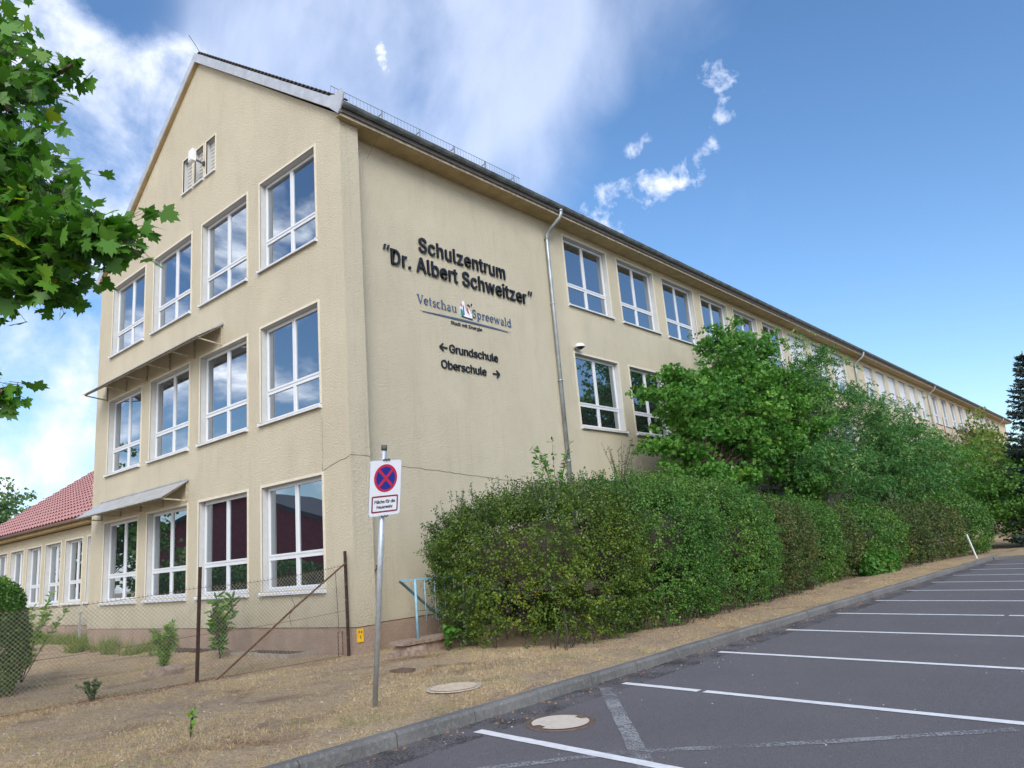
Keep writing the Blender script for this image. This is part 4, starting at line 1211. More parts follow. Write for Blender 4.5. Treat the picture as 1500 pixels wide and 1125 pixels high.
# ---- generic deciduous tree
def tree(name, label, base, height, crown, nclump, leaves, ls, mat, shape='diamond', droop=.3, spread=.42, trunk_r=.1, group=None, up=.3, seed=0, nlimb=None, flat=.75, limbs=True, tint_hi=0.0):
    rs = random.Random(seed)
    t_ = thing(name, label, 'tree', base, group)
    bx, by, bz = base
    cs = []
    lobes = crown          # (cx, cy, cz, rx, ry, rz) ellipsoids
    vol = [l[3] * l[4] * l[5] for l in lobes]; tot = sum(vol)
    for l, v_ in zip(lobes, vol):
        for i in range(max(4, int(nclump * v_ / tot))):
            d = unit(1)[0]; r_ = rs.random() ** .42 * rs.choice([.85, 1, 1, 1.15, 1.32])
            cs.append((l[0] + d[0] * l[3] * r_, l[1] + d[1] * l[4] * r_, l[2] + d[2] * l[5] * r_))
    cs = np.array(cs); cs = cs[cs[:, 2] > .35]
    if limbs:
        mb = MB()
        mt = Vector((bx, by, bz + height * .62))
        mb.tube([Vector(base) - Vector((0, 0, .2)), Vector((bx + rs.uniform(-.1, .1), by + rs.uniform(-.1, .1), bz + height * .3)), mt, Vector((bx, by, bz + height * .88))], [trunk_r, trunk_r * .8, trunk_r * .45, trunk_r * .12], 8, False)
        part(mb, 'trunk', 'bark', True, t_)
        mb = MB()
        pick = cs if len(cs) < 90 else cs[rng.choice(len(cs), 90, replace=False)]
        for c_ in pick:
            e = Vector(c_); z0 = bz + height * (.15 + .55 * rs.random()); z0 = min(z0, e.z)
            s_ = Vector((bx, by, z0)); mid = s_.lerp(e, .5) + Vector((rs.uniform(-.2, .2), rs.uniform(-.2, .2), .12 * (e - s_).length))
            mb.tube([s_, mid, e], [trunk_r * .22, trunk_r * .13, .006], 4, False)
        tag(part(mb, 'limbs', 'bark', True, t_), kind='stuff')
    pin = shape == 'lance'
    per = 12 if pin else 13
    ns = max(1, leaves // (len(cs) * per))
    sz = rng.uniform(.6, 1.35, len(cs)) * spread
    sc_ = np.repeat(cs, ns, 0) + rng.normal(0, 1, (ns * len(cs), 3)) * np.repeat(sz, ns)[:, None] * np.array([1, 1, flat * .75])[None]
    ax_ = unit(len(sc_)); ax_[:, 2] = ax_[:, 2] * .35 - (.35 if pin else .0); ax_ /= np.linalg.norm(ax_, axis=1)[:, None]
    sd_ = np.cross(ax_, np.array([0, 0, 1.0])); sd_ /= np.linalg.norm(sd_, axis=1)[:, None] + 1e-9
    k_ = np.tile(np.arange(per), len(sc_)); A_ = np.repeat(ax_, per, 0); S_ = np.repeat(sd_, per, 0)
    if pin:
        L_ = ls * 2.6
        t__ = (k_ // 2 + .5) / (per / 2); sg = np.where(k_ % 2, 1.0, -1.0)
        P_ = np.repeat(sc_, per, 0) + A_ * (t__ * L_)[:, None] - np.array([0, 0, 1.0])[None] * (t__ ** 2 * L_ * .25)[:, None]
        dirs = A_ * .55 + S_ * sg[:, None] + rng.normal(0, .15, P_.shape); dirs[:, 2] -= .25
    else:
        P_ = np.repeat(sc_, per, 0) + A_ * (rng.random(len(A_)) * ls * 2.4)[:, None] + rng.normal(0, ls * .75, A_.shape) * np.array([1, 1, .5])[None]
        dirs = A_ * .5 + rng.normal(0, .8, P_.shape)
    ct = np.repeat(np.repeat(rng.normal(.45, .10, len(cs)), ns) + rng.normal(0, .09, len(sc_)) + tint_hi * (rng.random(len(sc_)) < .05), per)
    tn = np.clip(ct + rng.normal(0, .09, len(P_)), 0, 1)
    ok = P_[:, 2] > .3; P_ = P_[ok]; tn = tn[ok]; dirs = dirs[ok]
    obj_rel('crown', leaf_mesh('crown', P_, ls * rng.uniform(.7, 1.25, len(P_)), mat, shape, up=up, droop=droop * .5, tint=tn, dirs=dirs), t_, base)
    return t_
grpT = 'trees between the hedge and the school'
tree('maple_tree', 'dense green lobed-leaf tree in front of the second side windows, first of the row', (2.0, 10.4, .1), 7.0,
     [(2.1, 12.6, 5.1, 1.3, 3.3, 2.2), (2.2, 9.9, 4.9, 1.0, 1.9, 1.6), (2.1, 15.2, 5.5, 1.2, 2.8, 2.3), (2.2, 17.6, 5.0, 1.2, 2.2, 2.2), (2.3, 10.0, 3.3, 1.1, 2.0, .8), (1.9, 13.0, 7.5, .5, .8, .8), (2.0, 11.0, 6.1, .5, .7, .6), (1.9, 16.2, 7.9, .8, 1.6, .9)],
     200, 56000, .105, 'leaf_tree', 'lobed', .35, .24, .09, grpT, seed=3, up=.35)
tree('ash_tree', 'pale feathery-leaved tree filling the middle of the row behind the hedge', (1.9, 19.5, .1), 9.2,
     [(2.0, 19.2, 6.4, 1.4, 2.8, 2.5), (2.0, 22.0, 6.0, 1.5, 3.6, 2.8), (2.2, 26.5, 5.3, 1.5, 3.6, 2.3), (2.6, 20.0, 3.6, 1.6, 4.5, 1.2), (2.6, 31.0, 5.2, 1.4, 3.2, 1.8)],
     230, 92000, .115, 'leaf_ash', 'lance', .75, .30, .12, grpT, seed=5, tint_hi=.5)
tree('ash_tree', 'lower feathery bright green tree behind the seventh hedge shrub', (2.6, 30.5, .1), 6.5,
     [(2.8, 27.5, 3.7, 1.5, 3.2, 1.6), (2.9, 32.5, 4.2, 1.5, 3.6, 2.0)],
     120, 26000, .14, 'leaf_ash', 'lance', .75, .40, .10, grpT, seed=6, tint_hi=.4)
tree('yellowing_tree', 'yellow-green thin tree in front of the far side windows', (1.8, 45, .1), 9.0,
     [(1.9, 44, 4.6, 1.2, 3.0, 1.7), (1.9, 50.0, 5.6, 1.2, 3.0, 2.0), (2.0, 56, 7.0, 1.2, 2.6, 1.9), (2.0, 60, 5.4, 1.2, 3.6, 1.9)],
     90, 9000, .26, 'leaf_yellow', 'diamond', .4, .55, .10, grpT, seed=7)
tree('willow_tree', 'soft dark green tree beyond the end of the hedge', (3.2, 38, .1), 7.0,
     [(3.4, 36.5, 3.4, 1.9, 3.5, 2.1), (3.6, 42, 3.4, 2.0, 4.0, 2.2), (4.6, 35.0, 2.4, 1.8, 3.0, 1.6)],
     120, 24000, .17, 'leaf_tree', 'lance', .8, .55, .12, grpT, seed=8)
tree('bushy_tree', 'dark green bushy tree at the head of the parking lot', (6.2, 35.5, .1), 5.0,
     [(6.0, 34.0, 2.2, 2.0, 1.8, 1.7), (8.2, 34.5, 2.0, 2.2, 1.6, 1.7), (10.5, 34.5, 2.2, 2.2, 1.6, 1.8), (7, 37, 3.4, 2.4, 2.0, 1.8)],
     120, 22000, .14, 'leaf_hedge', 'diamond', .3, .5, .10, None, seed=9)
tree('yellowing_tree', 'yellow-green shrubby tree in front of the far end wall of the school', (2.5, 66, .1), 8.0,
     [(2.6, 64, 4.0, 2.0, 4.5, 2.2), (3.2, 73, 4.2, 2.0, 6, 2.6)],
     70, 9000, .26, 'leaf_yellow', 'diamond', .4, .6, .10, None, seed=10)
# spruce
def spruce(name, label, base, H, r0, mat='needle'):
    t_ = thing(name, label, 'tree', base)
    bx, by, bz = base
    mb = MB(); mb.tube([(bx, by, bz - .2), (bx, by, bz + H)], [.16, .015], 8); part(mb, 'trunk', 'bark', True, t_)
    mb = MB(); pts = []; dr = []
    z = .5
    while z < H - .2:
        rr_ = r0 * (1 - z / H) ** .85 + .08; nb = 9
        for i in range(nb):
            a = random.uniform(0, 2 * math.pi); r_ = rr_ * random.uniform(.75, 1.12)
            ux, uy = math.cos(a), math.sin(a)
            s_ = Vector((bx, by, bz + z)); e = Vector((bx + ux * r_, by + uy * r_, bz + z - .10 * r_ + .12)); mid = s_.lerp(e, .55) - Vector((0, 0, .12 * r_))
            mb.tube([s_, mid, e], [.03, .018, .006], 4, False)
            nn = int(60 * r_) + 24
            for k in range(nn):
                f_ = random.random() ** .75
                c_ = s_.lerp(mid, f_ * 2) if f_ < .5 else mid.lerp(e, f_ * 2 - 1)
                w_ = .30 * r_ * (1 - f_) + .08; off = random.uniform(-w_, w_)
                pts.append((c_.x - uy * off, c_.y + ux * off, c_.z - abs(off) * .35 + random.uniform(-.04, .04)))
                dr.append((ux + random.uniform(-.7, .7) - uy * math.copysign(.6, off), uy + random.uniform(-.7, .7) + ux * math.copysign(.6, off), random.uniform(-.3, .4)))
        z += random.uniform(.20, .30)
    part(mb, 'limbs', 'bark', True, t_)
    obj_rel('crown', leaf_mesh('crown', np.array(pts), rng.uniform(.12, .24, len(pts)), mat, 'lance', up=.4, dirs=np.array(dr)), t_, base)
spruce('spruce_tree', 'tall blue-black spruce at the far end of the parking lot', (7.75, 34.5, .1), 9.2, 2.7)
# far trees on the left
tree('far_tree', 'grey green tree standing far off beyond the low wing roof', (-84, 15.5, -1), 13,
     [(-84, 17, 8.4, 5, 4.5, 4.2), (-82, 21, 7.6, 4.5, 2.6, 3.0), (-86, 10, 7.5, 5, 5, 4.5)], 110, 16000, .42, 'leaf_far', 'diamond', .3, 1.0, .3, None, seed=12)

# ---- maple boughs hanging in from the left
mt = thing('maple_tree', 'overhanging maple tree with large pointed lobed leaves beside the gable', 'tree', (0.4, -8.4, .1))
mbase = (0.4, -8.4, .1)
mb = MB(); mb.tube([(.4, -8.4, -.2), (.5, -8.3, 2.5), (.7, -8.1, 5.0), (.9, -7.9, 8.0), (1.0, -7.8, 10.0)], [.24, .19, .15, .09, .04], 10); part(mb, 'trunk', 'bark', True, mt)
def ray_pt(px, py, dep):
    px = px - SHX
    d = _f * 1093.81 + _r * (px - 750) - _u * (py - 562.5)
    return CAM + d * (dep / d.dot(_f))
# limbs run from the trunk out to twig ends; ends measured on the photograph at about 4.5 to 6 m
limbs = [  # trunk height, end point, radius, twigs
 (6.5, (10, 60, 5.6), [(-60, -40), (-20, 40)]),
]
ends = []
def bough(z0, path, n_, rad=.35, sz=(.07, .135), jitter=1.0):
    n_ = int(n_ * 2.2)
    """path: list of (px,py,depth); leaves hang round it"""
    pts_ = [Vector((.6, -8.2, z0))] + [ray_pt(*p) for p in path]
    L = []
    for p, q in zip(pts_[:-1], pts_[1:]): L.append((q - p).length)
    mbx.tube(pts_, [.045] + [.028 * (1 - i / len(path)) + .006 for i in range(len(path))], 6, False)
    for i in range(n_):
        k = random.randrange(1, len(pts_) - 1) if len(pts_) > 2 else 0
        c_ = pts_[k].lerp(pts_[k + 1], random.random())
        v_ = Vector((random.gauss(0, 1), random.gauss(0, 1), random.gauss(0, .8))) * rad * .40
        ends.append((c_ + v_, c_, random.uniform(*sz)))
mbx = MB(); SHX = 44
bough(7.0, [(-60, 20, 5.4), (10, 60, 5.2), (40, 110, 5.1)], 110, .42)
bough(7.0, [(-60, 90, 5.2), (20, 110, 5.1), (60, 165, 5.0)], 120, .42)
bough(7.0, [(-60, 130, 5.6), (40, 150, 5.5), (100, 125, 5.4), (150, 95, 5.3)], 42, .16)
SHX = 52
bough(6.6, [(-60, 200, 5.0), (20, 210, 5.0), (70, 230, 5.0), (90, 260, 5.0)], 190, .44)
bough(6.2, [(-60, 260, 4.8), (30, 280, 4.8), (90, 300, 4.8), (135, 325, 4.8)], 190, .40)
SHX = 50
bough(6.0, [(-60, 320, 4.5), (40, 330, 4.5), (120, 350, 4.5), (190, 345, 4.5), (222, 345, 4.5)], 190, .27)
SHX = 48
bough(5.8, [(-60, 370, 4.6), (40, 380, 4.6), (100, 400, 4.6), (135, 420, 4.6)], 130, .25)
bough(5.5, [(-60, 400, 4.4), (10, 410, 4.4), (45, 425, 4.4)], 90, .25)
SHX = 8
bough(5.2, [(-80, 545, 4.4), (-20, 562, 4.4), (12, 575, 4.4)], 34, .16)
bough(7.4, [(-80, -60, 5.5), (-20, 10, 5.5), (0, 60, 5.3)], 60, .35)
part(mbx, 'limbs', 'bark', True, mt)
ep = np.array([tuple(e[0]) for e in ends]); es = np.array([e[2] for e in ends])
# petioles
mb = MB()
for (a, c_, s_) in ends[::1]:
    mb.tube([a, a.lerp(c_, .6) + Vector((0, 0, .03))], [.0015, .0022], 3, False)
part(mb, 'leaf_stalks', 'leaf_bright' if False else 'twig', False, mt)
dirs = rng.normal(0, .7, ep.shape); dirs[:, 2] -= .5
dirs += np.array([.5, .35, 0])
tn = np.clip(rng.normal(.42, .2, len(ep)), 0, 1); tn[rng.random(len(ep)) < .015] = .97
obj_rel('leaves', leaf_mesh('leaves', ep, es, 'leaf_maple', 'maple', up=.45, droop=.25, fold=.12, tint=tn, dirs=dirs), mt, mbase)

# ---- dark shrub at the left behind the fence
def round_bush(name, label, c_, rad, h, mat, ls, n_, seed=0, top_mat=None, cat='shrub'):
    t_ = thing(name, label, cat, (c_[0], c_[1], .1)); base = (c_[0], c_[1], .1)
    p, nr = bush_surface(n_, c_[0], c_[1], rad[0], rad[1], h, .10, seed, power=2.8)
    p = p - nr * (np.minimum(rng.exponential(.08, len(p)), .4) - .04)[:, None]
    k = p[:, 2] > .1; p = p[k]; nr = nr[k]
    tn = np.clip(.40 + .25 * smooth_noise(p, 1.7, seed) + rng.normal(0, .15, len(p)), 0, 1)
    if top_mat:
        tp = (p[:, 2] > h - .07 + rng.normal(0, .05, len(p)))
        obj_rel('top_growth', leaf_mesh('top_growth', p[tp] + np.array([0, 0, .03]), ls * 1.1, top_mat, 'diamond', up=.3), t_, base)
        p, nr, tn = p[~tp], nr[~tp], tn[~tp]
    obj_rel('foliage', leaf_mesh('foliage', p, ls * rng.uniform(.7, 1.3, len(p)), mat, 'diamond', up=.2, outward=nr * .3, tint=tn), t_, base)
    mb = MB(); 
    for i in range(60):
        a = random.uniform(0, 6.28); r_ = random.random() ** .5
        mb.tube([(c_[0] + .3 * r_ * math.cos(a), c_[1] + .3 * r_ * math.sin(a), .0), (c_[0] + rad[0] * .8 * r_ * math.cos(a), c_[1] + rad[1] * .8 * r_ * math.sin(a), h * random.uniform(.5, .95))], [.015, .004], 4, False)
    tag(part(mb, 'stems', 'twig', False, t_), kind='stuff')
    return t_
round_bush('clipped_shrub', 'dark clipped shrub with yellow-green top close behind the chain link fence', (-3.0, -5.3), (.98, 1.0), 1.93, 'leaf_hedge', .042, 34000, 4., 'leaf_bright')
round_bush('low_shrub', 'bright broad-leaved climber at the foot of the seventh hedge shrub', (4.25, 17.9), (.30, 1.6), .75, 'leaf_vine', .11, 1800, 6.)

# ---- seedlings and weeds
def sapling(name, label, base, stems, h, ln, mat, nleaf, shape='lance', spread=.25, cat='sapling'):
    t_ = thing(name, label, cat, base)
    mb = MB(); P_ = []; D_ = []
    for s in range(stems):
        a = random.uniform(0, 6.28); r_ = spread * random.uniform(.3, 1)
        hh = h * random.uniform(.65, 1)
        p0 = Vector(base); p2 = Vector((base[0] + r_ * math.cos(a), base[1] + r_ * math.sin(a), base[2] + hh)); p1 = p0.lerp(p2, .5) + Vector((0, 0, .08))
        mb.tube([p0 - Vector((0, 0, .05)), p1, p2], [.008, .006, .002], 4, False)
        for k in range(nleaf):
            f_ = random.uniform(.15, 1); c_ = p0.lerp(p1, f_ * 2) if f_ < .5 else p1.lerp(p2, f_ * 2 - 1)
            P_.append(tuple(c_)); b_ = random.uniform(0, 6.28); D_.append((math.cos(b_), math.sin(b_), random.uniform(.1, .7)))
    part(mb, 'stem', 'twig', False, t_)
    obj_rel('leaves', leaf_mesh('leaves', np.array(P_), rng.uniform(.6, 1.2, len(P_)) * ln, mat, shape, up=.45, dirs=np.array(D_)), t_, base)
    return t_
sapling('sapling', 'leafy green sapling with long leaves against the gable plinth behind the fence', (-2.95, -.85, .1), 11, 1.3, .20, 'leaf_vine', 34, 'lance', .36)
sapling('weed_plant', 'bushy bright green weed growing beside the broken brown stone', (-2.05, -2.37, .1), 22, .85, .09, 'leaf_bright', 70, 'lance', .24, 'weed')
sapling('weed_plant', 'small yellow-green seedling alone in the dry grass near the kerb', (4.16, -4.88, .1), 2, .34, .055, 'leaf_bright', 12, 'diamond', .06, 'weed')
sapling('weed_plant', 'low grey-green weed in the dry grass under the fence wire', (0.1, -4.3, .1), 8, .28, .05, 'leaf_grey', 22, 'diamond', .22, 'weed')
sapling('weed_plant', 'leafy green sprout growing at the foot of the hedge beside the parapet', (1.95, .75, .1), 9, .45, .10, 'leaf_vine', 22, 'diamond', .22, 'weed')
sapling('robinia_sapling', 'light green feathery sapling beside the dark shrub, in front of the low wing', (-4.5, -3.85, .1), 12, 1.75, .11, 'leaf_bright', 95, 'lance', .85)
sapling('sapling', 'twiggy sapling rising above the hedge in front of the first downpipe', (2.91, 2.95, 2.4), 11, 1.35, .12, 'leaf_tree', 26, 'lance', .5)
sapling('grass_plume', 'tall thin shoots rising above the hedge under the dome camera window', (3.0, 5.1, 2.7), 14, 1.25, .06, 'leaf_grey', 22, 'lance', .5, 'shoots')
# weeds strip at the gable foot
def scatter_blades(name, pts, h, mat, kind_label=None, cat=None, tint=None, lean=.5, w=1.0):
    n_ = len(pts)
    dirs = rng.normal(0, lean, (n_, 3)); dirs[:, 2] = 1
    nrm = rng.normal(0, 1, (n_, 3)); nrm[:, 2] *= .2
    sh = SHAPES['blade'][0].copy()
    SHAPES['_b'] = (sh * np.array([w, 1.0]), SHAPES['blade'][1])
    me = leaf_mesh(name, pts, h, mat, '_b', up=0, dirs=dirs, fold=0, tint=tint, updir=(0, 0, 0))
    o = link(name, me); tag(o, kind='stuff')
    if kind_label: tag(o, kind_label, cat)
    return o
n_ = 9000
px = rng.uniform(-11.8, -4.6, n_) ; py = -rng.random(n_) ** 1.5 * 1.0 - .05 + .0 * px
k = (wob(px, py, 1.3) > .05) & (px < -5.4); px, py = px[k], py[k]
scatter_blades('tall_weeds', np.stack([px, py, np.full(len(px), .07)], 1), rng.uniform(.12, .5, len(px)) * (1 + .6 * wob(px, py, 2.)), 'leaf_yellow', 'strip of tall yellow-green grass and weeds along the gable foot', 'weeds', w=.5)
n_ = 5000
px = rng.uniform(-24, -12.5, n_); py = rng.uniform(.1, .8, n_)
scatter_blades('yellow_weeds', np.stack([px, py, np.full(n_, .07)], 1), rng.uniform(.15, .5, n_), 'leaf_yellow', 'yellowing tall grass along the foot of the low wing', 'weeds', w=.5)
# dry grass blades over the verge
def in_lawn(n_, x0, x1, y0, y1):
    return rng.uniform(x0, x1, n_), rng.uniform(y0, y1, n_)
X_, Y_ = in_lawn(330000, -8, 6.05, -7.5, 1.2)
near = rng.random(len(X_)) < np.clip(1.25 - np.hypot(X_ - CAM.x, Y_ - CAM.y) / 22, .25, 1)
dens = wob(X_, Y_, .9, 1.) * .6 + wob(X_, Y_, 2.7, 4.) * .5 + .25 * (X_ > 3.2) 
k = near & (rng.random(len(X_)) < np.clip(.36 + dens * 1.6, .02, 1)) & ((Y_ < -.05) | (X_ > .5))
k &= np.hypot(X_ - 5.02, Y_ + 2.09) > .3
X_, Y_ = X_[k], Y_[k]
zz = lawn_z(X_, Y_)
tn = np.clip(.5 + .30 * wob(X_, Y_, 1.1, 7.) + rng.normal(0, .24, len(X_)), 0, .93); gsel = (wob(X_, Y_, 1.3, 9.) > .40) & (rng.random(len(X_)) < .6); tn[gsel] = 1
scatter_blades('dry_grass', np.stack([X_, Y_, zz - .003], 1), rng.uniform(.02, .058, len(X_)), 'straw', 'short sun-dried straw coloured grass on the verge', 'grass', tint=tn, lean=1.0, w=1.1)
X_, Y_ = in_lawn(60000, 4.2, 6.08, 1.2, 24)
k = rng.random(len(X_)) < np.clip(.5 + wob(X_, Y_, 1.3, 1.), .05, 1); X_, Y_ = X_[k], Y_[k]
k = X_ > 4.55 + .3 * np.sin(Y_); X_, Y_ = X_[k], Y_[k]
scatter_blades('verge_grass', np.stack([X_, Y_, lawn_z(X_, Y_) - .003], 1), rng.uniform(.02, .055, len(X_)), 'straw', 'thin dry grass between hedge and kerb', 'grass', lean=1.0, w=1.1)
# small stones and leaf litter
def specks(name, mat, n_, region, s0, s1, zf, label, cat):
    mb = MB()
    for i in range(n_):
        x, y = region(); s = random.uniform(s0, s1); z = zf(x, y)
        a = random.uniform(0, 3.14); c_, s_ = math.cos(a), math.sin(a)
        pts_ = [(-1, -.6), (.2, -.9), (1, 0), (.3, .8), (-.8, .6)]
        vs = [(x + (u_ * c_ - v_ * s_) * s, y + (u_ * s_ + v_ * c_) * s, z) for u_, v_ in pts_] + [(x + (u_ * c_ - v_ * s_) * s * .6, y + (u_ * s_ + v_ * c_) * s * .6, z + s * .5) for u_, v_ in pts_]
        mb.add(vs, [(5, 6, 7, 8, 9)] + [(k, (k + 1) % 5, 5 + (k + 1) % 5, 5 + k) for k in range(5)])
    o = mb.build(name, mat); tag(o, label, cat, kind='stuff')
zl = lambda x, y: float(lawn_z(np.array([x]), np.array([y]))[0]) - .002
specks('pebbles', 'stone_bits', 900, lambda: (random.uniform(-6, 6.0), random.uniform(-7, 0)), .006, .02, zl, 'small pale pebbles scattered over the dry verge', 'pebbles')
def litter_spot():
    r_ = random.random()
    if r_ < .55: return (random.gauss(.08, .16), random.uniform(-8, -2.4))
    if r_ < .9: return (random.uniform(4.4, 5.3), random.uniform(1, 20))
    return (6.28 + abs(random.gauss(0, .12)), random.uniform(-6, 14))
specks('leaf_litter', 'dry_leaf', 2600, litter_spot, .008, .024, lambda x, y: zl(x, y) if x < 6.1 else slope(x), 'brown fallen leaves along fence foot and hedge', 'leaf litter')
specks('gravel', 'stone_bits', 260, lambda: (random.choice([6.3 + abs(random.gauss(0, .5)), random.uniform(6.3, 12)]), random.uniform(-5, 12)), .004, .011, lambda x, y: slope(x), 'light grit specks lying on the asphalt', 'grit')
# broken stone by the weed, white leaning stake
mb = MB((-1.75, -2.55, .1)); mb.prism([(-2.1, -2.75, .06), (-1.5, -2.65, .06), (-1.45, -2.6, .18), (-1.6, -2.62, .24), (-2.0, -2.7, .2)], (.1, .28, .02))
o = mb.build('broken_stone', 'concrete_brown'); o.location = (-1.75, -2.55, .1); tag(o, 'broken brown stone lump at the foot of the bushy weed', 'stone')
mb = MB((5.80, 24.6, .1)); mb.bar((5.80, 24.6, .0), (5.66, 24.35, 1.0), .045)
o = mb.build('leaning_stake', 'plastic_white'); o.location = (5.80, 24.6, .1); tag(o, 'thin white stake leaning against the hedge at the far kerb corner', 'stake')

# ------------------------------------------------------------------ what stands across the way (seen in the window panes)
rb = thing('red_house', 'dark red boarded house across the way, mirrored in the ground floor gable windows', 'house', (-36, -19, 0))
mb = MB(); Pn = [(-46, -15.5), (-31, -22.5)]
A_ = Vector((-47, -16.0, 0)); B_ = Vector((-30, -23.0, 0)); dv = (B_ - A_).normalized(); nv = Vector((-dv.y, dv.x, 0)) * -1
Lh = (B_ - A_).length
def hp(s, o_, z): q_ = A_ + dv * s + nv * o_; return (q_.x, q_.y, z)
mb.add([hp(0, 0, -.5), hp(Lh, 0, -.5), hp(Lh, 0, 4.2), hp(Lh * .45, 0, 7.6), hp(0, 0, 5.0)], [(0, 1, 2, 3, 4)])
mb.add([hp(Lh, 0, -.5), hp(Lh, 9, -.5), hp(Lh, 9, 4.2), hp(Lh, 0, 4.2)], [(0, 1, 2, 3)])
part(mb, 'wall', 'red_boards', parent=rb)
mb = MB(); mb.prism([hp(-.5, -.4, 4.9), hp(Lh * .45, -.4, 7.65), hp(Lh * .45, -.4, 7.95), hp(-.5, -.4, 5.2)], nv * 9.8); mb.prism([hp(Lh * .45, -.4, 7.65), hp(Lh + .6, -.4, 3.95), hp(Lh + .6, -.4, 4.25), hp(Lh * .45, -.4, 7.95)], nv * 9.8)
part(mb, 'roof', 'dark_slate', parent=rb)
tree('roadside_tree', 'dark leafy tree across the way, mirrored in the gable windows under the canopy', (-37, -9.0, .0), 9.5,
     [(-37, -9, 6.0, 3.0, 3.0, 3.4), (-35, -11, 4.4, 2.5, 2.5, 2.5), (-36, -7, 3.5, 2.5, 2.5, 2.5)], 90, 9000, .28, 'leaf_hedge', 'diamond', .3, .8, .2, None, seed=21)
for i, (x, y) in enumerate([(-28, -9.5), (-25, -11.0), (-22, -12.5), (-19, -14)]):
    round_bush('garden_hedge', ['tree side end', 'second', 'third', 'house side end'][i] + ' bush of the garden hedge across the way, mirrored in gable windows', (x, y), (2.0, 1.2), 2.2, 'leaf_hedge', .14, 3500, i)

# ------------------------------------------------------------------ world
w = bpy.data.worlds.new('World'); sc.world = w; w.use_nodes = True
nt = w.node_tree
bg = nt.nodes['Background']
sky = N(nt, 'TexSky', sky_type='NISHITA'); sky.sun_disc = False
SUN_EL = R(34); SUN_DIR_AZ = math.atan2(-0.62, 0.70)      # direction towards the sun in the xy plane
sun_dir = Vector((math.cos(SUN_DIR_AZ) * math.cos(SUN_EL), math.sin(SUN_DIR_AZ) * math.cos(SUN_EL), math.sin(SUN_EL)))
sky.sun_elevation = SUN_EL
sky.sun_rotation = math.atan2(sun_dir.x, sun_dir.y)
sky.altitude = 100; sky.air_density = 1.0; sky.dust_density = 1.3; sky.ozone_density = 2.6
tc = N(nt, 'TexCoord'); sep = N(nt, 'SeparateXYZ'); nt.links.new(tc.outputs['Generated'], sep.inputs[0])
X, Y, Zc = sep.outputs
az = math_(nt, 'MULTIPLY', math_(nt, 'ARCTAN2', Y, X), 57.2958)
el = math_(nt, 'MULTIPLY', math_(nt, 'ARCSINE', Zc), 57.2958)
def wnoise(scale, detail, rough, dist=0.0, stretch=(1, 1, 1), off=(0, 0, 0)):
    mp_ = N(nt, 'Mapping'); mp_.inputs['Scale'].default_value = stretch; mp_.inputs['Location'].default_value = off
    nt.links.new(tc.outputs['Generated'], mp_.inputs['Vector'])
    n_ = N(nt, 'TexNoise'); n_.inputs['Scale'].default_value = scale; n_.inputs['Detail'].default_value = detail; n_.inputs['Roughness'].default_value = rough; n_.inputs['Distortion'].default_value = dist
    nt.links.new(mp_.outputs[0], n_.inputs['Vector']); return n_.outputs['Fac']
def blob(a0, e0, ra, re, rot=0.0, soft=1.0):
    """1 at the middle, 0 at the edge of an ellipse given in degrees of azimuth and elevation"""
    da = math_(nt, 'SUBTRACT', az, a0); de = math_(nt, 'SUBTRACT', el, e0)
    c_, s_ = math.cos(R(rot)), math.sin(R(rot))
    u_ = math_(nt, 'ADD', math_(nt, 'MULTIPLY', da, c_ / ra), math_(nt, 'MULTIPLY', de, s_ / ra))
    v_ = math_(nt, 'ADD', math_(nt, 'MULTIPLY', da, -s_ / re), math_(nt, 'MULTIPLY', de, c_ / re))
    r2 = math_(nt, 'ADD', math_(nt, 'MULTIPLY', u_, u_), math_(nt, 'MULTIPLY', v_, v_))
    return math_(nt, 'SUBTRACT', 1.0, r2, clamp=True)
def ssum(l):
    o = l[0]
    for q in l[1:]: o = math_(nt, 'ADD', o, q)
    return o
n1 = wnoise(5.5, 9, .62, .3); n2 = wnoise(13, 8, .6, .2, off=(3, 1, 2)); n3 = wnoise(2.2, 5, .55, .6, off=(7, 0, 0)); n4 = wnoise(26, 7, .62, .3, off=(1, 5, 0))
def soft(x): return math_(nt, 'SMOOTHSTEP', x, 0.0, 1.0) if False else math_(nt, 'MULTIPLY', math_(nt, 'MULTIPLY', x, x), math_(nt, 'MULTIPLY_ADD', x, -2.0, 3.0))
# soft veil of high cloud over the middle top
streak = wnoise(2.6, 7, .55, .5, stretch=(1.0, 1.9, 1.0), off=(4, 2, 9))
vm = ssum([math_(nt, 'MULTIPLY', blob(144, 43, 25, 17), 1.1), math_(nt, 'MULTIPLY', blob(131, 33, 14, 12, -35), .9), math_(nt, 'MULTIPLY', blob(122, 45, 22, 14), .7), math_(nt, 'MULTIPLY', blob(150, 30, 16, 10), .5)])
vm = math_(nt, 'MULTIPLY_ADD', streak, 2.1, math_(nt, 'MULTIPLY_ADD', math_(nt, 'MINIMUM', vm, 1.1), .85, -1.28), clamp=True)
veil = soft(vm)
veil = math_(nt, 'MULTIPLY', veil, math_(nt, 'SUBTRACT', 1.0, math_(nt, 'MULTIPLY', soft(blob(159.5, 38.5, 5.5, 4.5)), .9)))
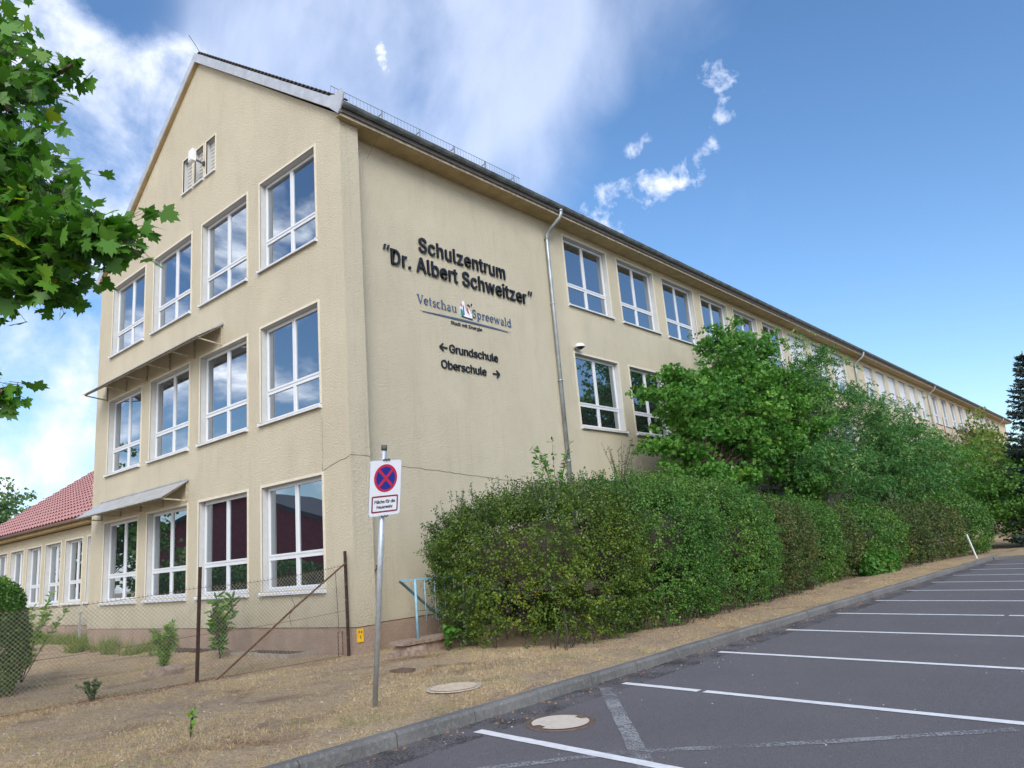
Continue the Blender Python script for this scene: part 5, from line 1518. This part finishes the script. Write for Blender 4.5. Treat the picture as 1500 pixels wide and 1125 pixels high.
# white heaps on the left
heap_mask = ssum([blob(167, 34, 12, 10), blob(159, 30, 10, 10), blob(152, 27, 10, 8), blob(168, 24, 15, 8), math_(nt, 'MULTIPLY', blob(154.5, 34.0, 4.5, 3.5), .9), math_(nt, 'MULTIPLY', blob(163, 9, 14, 6), .95), math_(nt, 'MULTIPLY', blob(161, 15.5, 9, 3.2), .85)])
heap_mask = math_(nt, 'MULTIPLY', heap_mask, math_(nt, 'SUBTRACT', 1.0, math_(nt, 'MULTIPLY', soft(blob(159.5, 38.5, 5.0, 4.0)), .9)))
heap = math_(nt, 'MULTIPLY_ADD', math_(nt, 'MULTIPLY_ADD', n2, .5, n1), 2.6, math_(nt, 'MULTIPLY_ADD', math_(nt, 'MINIMUM', heap_mask, 1.0), .8, -2.1), clamp=True)
heap = math_(nt, 'MULTIPLY', heap, math_(nt, 'MULTIPLY', heap_mask, 2.2, clamp=True))
# little puffs to the right
puff_mask = ssum([math_(nt, 'MULTIPLY', blob(119.4, 26.1, 5.0, 2.0, -6), 1.5), math_(nt, 'MULTIPLY', blob(121.9, 24.5, 3.0, 2.0, 15), 1.5), math_(nt, 'MULTIPLY', blob(114.4, 27.0, 1.9, 1.7, -20), 1.1), math_(nt, 'MULTIPLY', blob(110.6, 32.4, 3.6, 1.7, 25), .8), blob(111.6, 30.3, 1.8, 1.3), math_(nt, 'MULTIPLY', blob(118.0, 29.3, 3.4, 1.0, -25), .55), math_(nt, 'MULTIPLY', blob(112.6, 28.5, .9, 1.3), .6), math_(nt, 'MULTIPLY', blob(139.4, 37.1, .8, 2.0, -20), .9), math_(nt, 'MULTIPLY', blob(147, 38.6, 4, 2.4), .3)])
pn = math_(nt, 'ADD', math_(nt, 'MULTIPLY_ADD', n4, 4.6, -2.3), math_(nt, 'MULTIPLY_ADD', n2, 3.4, -1.7))
puff = math_(nt, 'MULTIPLY', math_(nt, 'ADD', pn, math_(nt, 'MULTIPLY_ADD', math_(nt, 'MINIMUM', puff_mask, 1.0), 1.25, -.80), clamp=True), math_(nt, 'MULTIPLY', soft(math_(nt, 'MULTIPLY', puff_mask, 1.6, clamp=True)), .92))
# broken clouds behind the viewer, mirrored in the gable windows
back = math_(nt, 'MULTIPLY_ADD', Y, -3.2, -.1, clamp=True)
n5 = wnoise(4.6, 9, .6, .25, stretch=(1, 1, 1.9), off=(2, 2, 2))
rear = math_(nt, 'MULTIPLY', math_(nt, 'MULTIPLY_ADD', n5, 6.5, -2.85, clamp=True), back)
cl = math_(nt, 'MAXIMUM', math_(nt, 'MAXIMUM', math_(nt, 'MULTIPLY', veil, .70), heap), math_(nt, 'MAXIMUM', puff, rear))
shade = math_(nt, 'MULTIPLY_ADD', n2, 1.1, .34, clamp=True)
lum = ramp(nt, shade, [(0.60, (3.4, 3.9, 5.1)), (0.95, (5.7, 5.95, 6.6))])
lum_v = N(nt, 'Mix', data_type='RGBA')
lum_v.inputs[6].default_value = (4.2, 4.7, 6.0, 1)
nt.links.new(heap, lum_v.inputs[0]); nt.links.new(lum, lum_v.inputs[7])
lv2 = mixc(nt, math_(nt, 'MAXIMUM', puff, rear), lum_v.outputs[2], lum)
lv2 = mixc(nt, math_(nt, 'MULTIPLY', rear, 1.0), lv2, (10.5, 10.6, 11.0))
hs = N(nt, 'HueSaturation'); hs.inputs['Saturation'].default_value = 1.15; nt.links.new(sky.outputs[0], hs.inputs['Color'])
fin = mixc(nt, cl, hs.outputs[0], lv2)
nt.links.new(fin, bg.inputs['Color'])
bg.inputs['Strength'].default_value = 0.125

sl = bpy.data.lights.new('sun', 'SUN'); sl.energy = 1.6; sl.angle = R(34); sl.color = (1.0, 0.965, 0.91)
so = bpy.data.objects.new('sun', sl); COL.objects.link(so)
so.rotation_euler = (-sun_dir).to_track_quat('-Z', 'Y').to_euler()

vs_ = sc.view_settings
vs_.view_transform = 'Standard'; vs_.look = 'None'; vs_.gamma = 1.0; vs_.use_curve_mapping = False; vs_.exposure = 0.8
sc.cycles.max_bounces = 8
sc.cycles.transparent_max_bounces = 12
